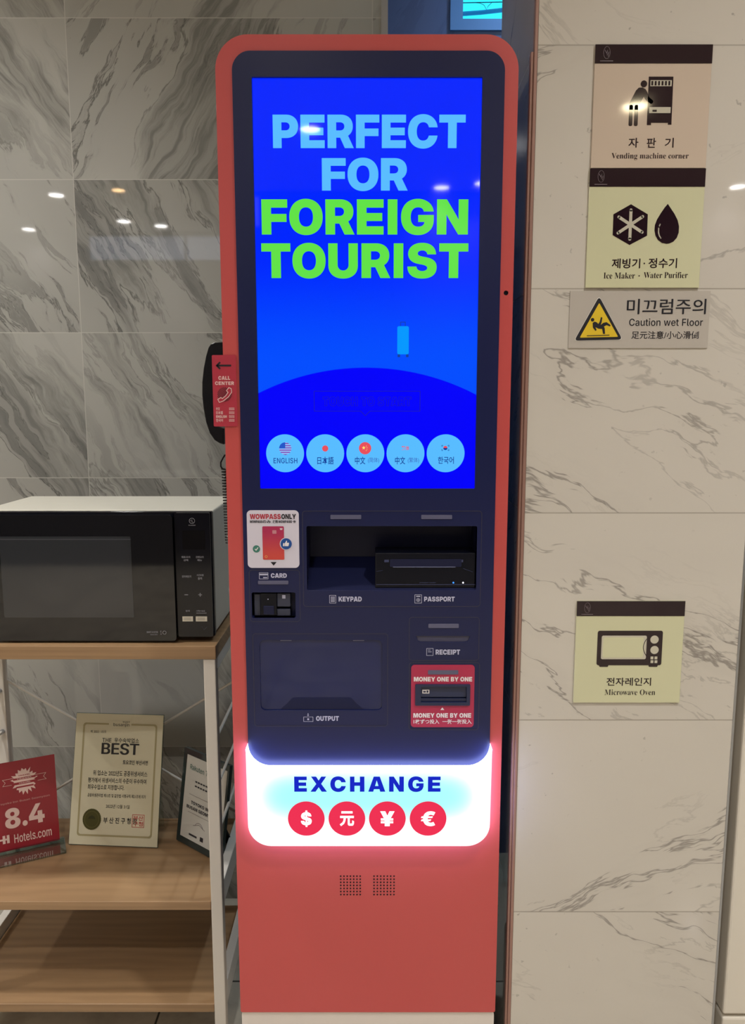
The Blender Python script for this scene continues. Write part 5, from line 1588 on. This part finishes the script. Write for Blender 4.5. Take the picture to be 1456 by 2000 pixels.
# ------------------------------------------------------------------ notices on the pillar
B = Plane((0, PY0, 1.5))
BHT = 0.004
def plate(name, box, mt, label, cat='sign'):
    q = B.rect(*box)
    t = thing(name, label, cat, ((q[0] + q[1]) / 2, PY0, 1.5 + q[2]))
    return t, q
def header(t, q, z_px):
    zt = q[3]
    zb_ = B.loc(1260, z_px)[1]
    mm = MB(); mm.slab(B, rrect(q[0], q[1], zb_, zt), BHT - 0.001, BHT + 0.0006, SIGN_INK, back=False)
    hb_ = mm.build('header_bar', t)
    mm = MB()
    hh = zt - zb_
    a, c = q[0] + 0.0195, zb_ + hh * 0.56
    hz = BHT + 0.0010
    mm.flat(B, disc(a, c, 0.0058, 24, 0.0100), LOGO_GREY, [disc(a, c, 0.0052, 24, 0.0094)], hz)
    stroke(mm, B, [(a - 0.0035, c + 0.004), (a - 0.0005, c - 0.001), (a + 0.001, c + 0.004), (a + 0.0005, c - 0.004), (a + 0.0035, c + 0.001), (a + 0.0025, c - 0.0065)], 0.0010, LOGO_GREY, hz)
    mm.flat(B, rrect(a - 0.011, a + 0.011, zb_ + 0.0030, zb_ + 0.0042), LOGO_GREY, (), hz)
    mm.build('emblem', hb_)
def base(t, q, mt):
    mm = MB(); mm.slab(B, rrect(*q), 0.0002, BHT, mt); return mm.build('panel', t, 0.0006)
G1 = BHT + 0.0004
def rect_px(mm, f, l, t, r, b, mt, h=G1, rad=0.0):
    x0, y0 = f(l, t); x1, y1 = f(r, b)
    mm.flat(B, rrect(*B.rect(x0, y0, x1, y1), rad, 5), mt, (), h)
def poly_px(mm, f, pts, mt, h=G1):
    p = [B.loc(*f(*q)) for q in pts]
    mm.flat(B, p if area2(p) > 0 else p[::-1], mt, (), h)
def disc_px(mm, f, x, y, r, mt, h=G1):
    a, c = B.loc(*f(x, y)); a2 = B.loc(*f(x + r, y))[0]
    mm.flat(B, disc(a, c, a2 - a, 28), mt, (), h)
def stroke_px(mm, f, pts, w, mt, h=G1, closed=False):
    p = [B.loc(*f(*q)) for q in pts]
    u = abs(B.loc(*f(pts[0][0] + w, pts[0][1]))[0] - p[0][0])
    stroke(mm, B, p, u, mt, h, closed, True)
def box_px(f, l, t, r, b):
    x0, y0 = f(l, t); x1, y1 = f(r, b)
    return B.rect(x0, y0, x1, y1)

# vending machine corner
t, q = plate('vending_sign', (1158, 89, 1384.5, 329.5), SIGN_PINK, 'pale pink wall sign with a person at a vending machine, topmost on the pillar')
base(t, q, SIGN_PINK)
header(t, q, 126)
f = lambda x, y: (1100 + x * 0.2445, 60 + y * 0.2445)
m = MB()
disc_px(m, f, 641, 433, 26, SIGN_INK)
poly_px(m, f, [(600, 463), (632, 462), (655, 476), (668, 500), (684, 540), (712, 562), (716, 576), (706, 592), (690, 590), (655, 560), (641, 535), (606, 590), (594, 592), (594, 640), (524, 640), (528, 580), (552, 535), (578, 485)], SIGN_INK)
for l, r in ((521, 551), (564, 594)):
    rect_px(m, f, l, 600, r, 769, SIGN_INK, G1, 0.0025)
poly_px(m, f, [(680, 375), (876, 375), (860, 758), (832, 758), (832, 743), (698, 743), (696, 761), (664, 761)], SIGN_INK)
rect_px(m, f, 692, 404, 862, 452, SIGN_LIGHT, G1 + 0.0003)
for k in range(6):
    rect_px(m, f, 699 + 27.2 * k, 411, 714 + 27.2 * k, 446, SIGN_INK, G1 + 0.0006)
rect_px(m, f, 683, 618, 853, 666, SIGN_LIGHT, G1 + 0.0003)
rect_px(m, f, 708, 640, 742, 655, SIGN_INK, G1 + 0.0006)
m.build('pictogram', t)
m = MB()
for ch_, l, r in (('자', 518, 597), ('판', 664, 737), ('기', 808, 878)):
    signs(m, B, ch_, box_px(f, l, 863, r, 941), SIGN_INK, 0.012, G1)
signs(m, B, serif('Vending machine corner'), box_px(f, 383, 983, 997, 1040), SIGN_INK, -0.007, G1)
m.build('lettering', t)

# ice maker and water purifier
t, q = plate('ice_water_sign', (1147.5, 330.5, 1371, 562.5), SIGN_GREEN, 'pale green wall sign with a snowflake hexagon and a water drop')
base(t, q, SIGN_GREEN)
header(t, q, 366)
f = lambda x, y: (1100 + x * 0.2445, 320 + y * 0.2445)
m = MB()
poly_px(m, f, [(538, 328), (672, 408), (666, 578), (526, 652), (392, 574), (398, 408)], SIGN_INK)
for k_, p in enumerate(([(538, 374), (528, 606)], [(441, 430), (626, 551)], [(630, 427), (434, 557)])):
    stroke_px(m, f, p, 24, SIGN_LIGHT, G1 + 0.0003 + 0.0001 * k_)
drop = [(832, 325), (855, 360), (885, 405), (910, 455), (921, 505), (918, 555), (903, 595), (876, 625), (845, 640), (820, 643), (785, 636), (752, 612), (732, 575), (725, 535), (728, 495), (745, 450), (775, 400), (808, 352)]
poly_px(m, f, drop, SIGN_INK)
stroke_px(m, f, [(758, 518), (757, 550), (763, 578), (775, 598)], 9, SIGN_LIGHT, G1 + 0.0003)
stroke_px(m, f, [(769, 488), (764, 501)], 9, SIGN_LIGHT, G1 + 0.0003)
m.build('pictogram', t)
m = MB()
signs(m, B, '제빙기', box_px(f, 385, 760, 612, 838), SIGN_INK, 0.014, G1)
disc_px(m, f, 644, 799, 6, SIGN_INK)
signs(m, B, '정수기', box_px(f, 678, 757, 905, 836), SIGN_INK, 0.014, G1)
signs(m, B, serif('Ice Maker'), box_px(f, 320, 872, 570, 920), SIGN_INK, -0.007, G1)
disc_px(m, f, 603, 898, 5, SIGN_INK)
signs(m, B, serif('Water Purifier'), box_px(f, 640, 868, 990, 916), SIGN_INK, -0.007, G1)
m.build('lettering', t)

# wet floor caution
SILVER = mat('silver_sign_sheet', (184, 176, 166), 0.3, 0.0)
t, q = plate('caution_sign', (1112, 568.5, 1385, 680), SILVER, 'silver caution wet floor sign with a yellow warning triangle')
mm = MB(); mm.slab(B, rrect(*q), 0.0002, 0.0020, SILVER); mm.build('panel', t, 0.0003)
CG = 0.0024
m = MB()
def soft(pts, r):
    out_ = []
    n_ = len(pts)
    for i in range(n_):
        b_ = Vector(pts[i]); a_ = (Vector(pts[i - 1]) - b_).normalized(); c_ = (Vector(pts[(i + 1) % n_]) - b_).normalized()
        for k in range(6):
            u = k / 5
            p0, p2 = b_ + a_ * r, b_ + c_ * r
            out_.append(tuple(p0 * (1 - u) ** 2 + b_ * 2 * u * (1 - u) + p2 * u * u))
    return out_
poly_px(m, f, soft([(286, 1052), (478, 1408), (82, 1418)], 36), mat('caution_white_edge', (214, 212, 206), 0.4), CG)
poly_px(m, f, soft([(287, 1060), (472, 1404), (88, 1414)], 34), SIGN_INK if False else BLACK_INK, CG + 0.0003)
poly_px(m, f, soft([(287, 1112), (438, 1383), (131, 1390)], 10), mat('caution_yellow', (224, 190, 44), 0.4), CG + 0.0006)
cgh = CG + 0.0009
disc_px(m, f, 233, 1247, 14, BLACK_INK, cgh)
poly_px(m, f, [(234, 1272), (250, 1262), (268, 1268), (279, 1280), (290, 1264), (300, 1225), (312, 1230), (305, 1272), (298, 1288), (318, 1272), (345, 1266), (378, 1290), (372, 1301), (346, 1290), (324, 1301), (330, 1314), (333, 1360), (317, 1360), (309, 1320), (280, 1318), (256, 1306), (266, 1329), (256, 1336), (236, 1310)], BLACK_INK, cgh)
stroke_px(m, f, [(190, 1375), (366, 1370)], 6, BLACK_INK, cgh)
m.build('warning_triangle', t)
m = MB()
signs(m, B, '미끄럼주의', box_px(f, 508, 1080, 1138, 1203), BLACK_INK, 0.0, CG)
signs(m, B, '미끄럼주의', box_px(f, 511, 1080, 1141, 1200), BLACK_INK, 0.0, CG + 0.0002)
words(m, B, 'Caution wet Floor', box_px(f, 527, 1236, 1115, 1296), BLACK_INK, MED, CG)
signs(m, B, '足元注意/小心滑倒', box_px(f, 545, 1337, 1082, 1399), BLACK_INK, 0.008, CG)
m.build('lettering', t)

# microwave oven notice
t, q = plate('microwave_sign', (1123, 1173, 1332, 1371), SIGN_GREEN, 'pale green wall sign with a microwave picture, lowest on the pillar')
base(t, q, SIGN_GREEN)
header(t, q, 1202)
f = lambda x, y: (1080 + x * 0.2198, 1140 + y * 0.2198)
m = MB()
rect_px(m, f, 390, 412, 966, 718, SIGN_INK, G1, 0.004)
for l, r in ((408, 488), (846, 926)):
    rect_px(m, f, l, 700, r, 732, SIGN_INK, G1 + 0.0001, 0.002)
rect_px(m, f, 427, 455, 826, 664, SIGN_LIGHT, G1 + 0.0003, 0.003)
rect_px(m, f, 440, 470, 800, 650, SIGN_GREEN, G1 + 0.0005, 0.004)
for y in (490, 582):
    disc_px(m, f, 898, y, 37, SIGN_LIGHT, G1 + 0.0003)
for x in (863, 898):
    for y in (640, 673):
        rect_px(m, f, x, y, x + 25, y + 25, SIGN_LIGHT, G1 + 0.0003)
arc_ = [(826 - 28 * sin(pi * k / 12), 486 + 150 * k / 12) for k in range(13)]
stroke_px(m, f, arc_, 6, SIGN_INK, G1 + 0.0007)
m.build('pictogram', t)
m = MB()
signs(m, B, '전자레인지', box_px(f, 473, 828, 868, 899), SIGN_INK, 0.014, G1)
signs(m, B, serif('Microwave Oven'), box_px(f, 457, 932, 905, 982), SIGN_INK, -0.007, G1)
m.build('lettering', t)

# ------------------------------------------------------------------ white appliance right of the pillar
FX = Plane((0, 1.42, 1.5)).loc(1436.5, 1650)[0]
zs = 1.5 + Plane((0, 1.42, 1.5)).loc(1440, 1985)[1]
fr = thing('refrigerator', 'tall white refrigerator partly in view at the right edge beside the pillar', 'refrigerator', (FX + 0.3, 1.75, 0))
FW = mat('white_appliance', (222, 214, 200), 0.3)
m = MB(); m.box(FX, FX + 0.60, 1.462, 2.05, 0.03, 1.78, FW); m.build('cabinet', fr, 0.004)
m = MB(); m.box(FX, FX + 0.60, 1.42, 1.460, zs + 0.004, 1.78, FW); m.build('door', fr, 0.004)
m = MB(); m.box(FX, FX + 0.60, 1.42, 1.460, 0.05, zs - 0.004, FW); m.build('drawer_front', fr, 0.004)
for x in (FX + 0.05, FX + 0.55):
    for y in (1.50, 2.0):
        m = MB(); m.tube([(x, y, 0), (x, y, 0.032)], 0.02, BLACKP, 12); m.build('foot', fr)

# ------------------------------------------------------------------ cables outside the high window
O = Plane((0, 4.2, 1.5))
CB = mat('cable_black', (20, 24, 40), 0.6)
CBL = mat('cable_bundle_blue', (96, 120, 170), 0.6)
def cable(pts, r, mt, label):
    mm = MB()
    P = []
    for p in pts:
        a, c = O.loc(*p); P.append((a, 4.2, 1.5 + c))
    mm.tube(P, r, mt, 8)
    return tag(mm.build('overhead_cable'), label, 'cable')
cable([(700, 7), (905, 5.5), (980, 4), (1150, 1)], 0.0022, CB, 'thin dark overhead cable outside the high window, uppermost')
cable([(700, 38), (905, 27), (940, 24.5), (980, 20), (1150, 6)], 0.0105, CBL, 'thick bluish bundle of overhead cables crossing the high window')
cable([(930, 5.5), (938, 6), (946, 10), (951, 19), (954, 12), (961, 5)], 0.0012, CB, 'short loop of wire dangling between the overhead cables')
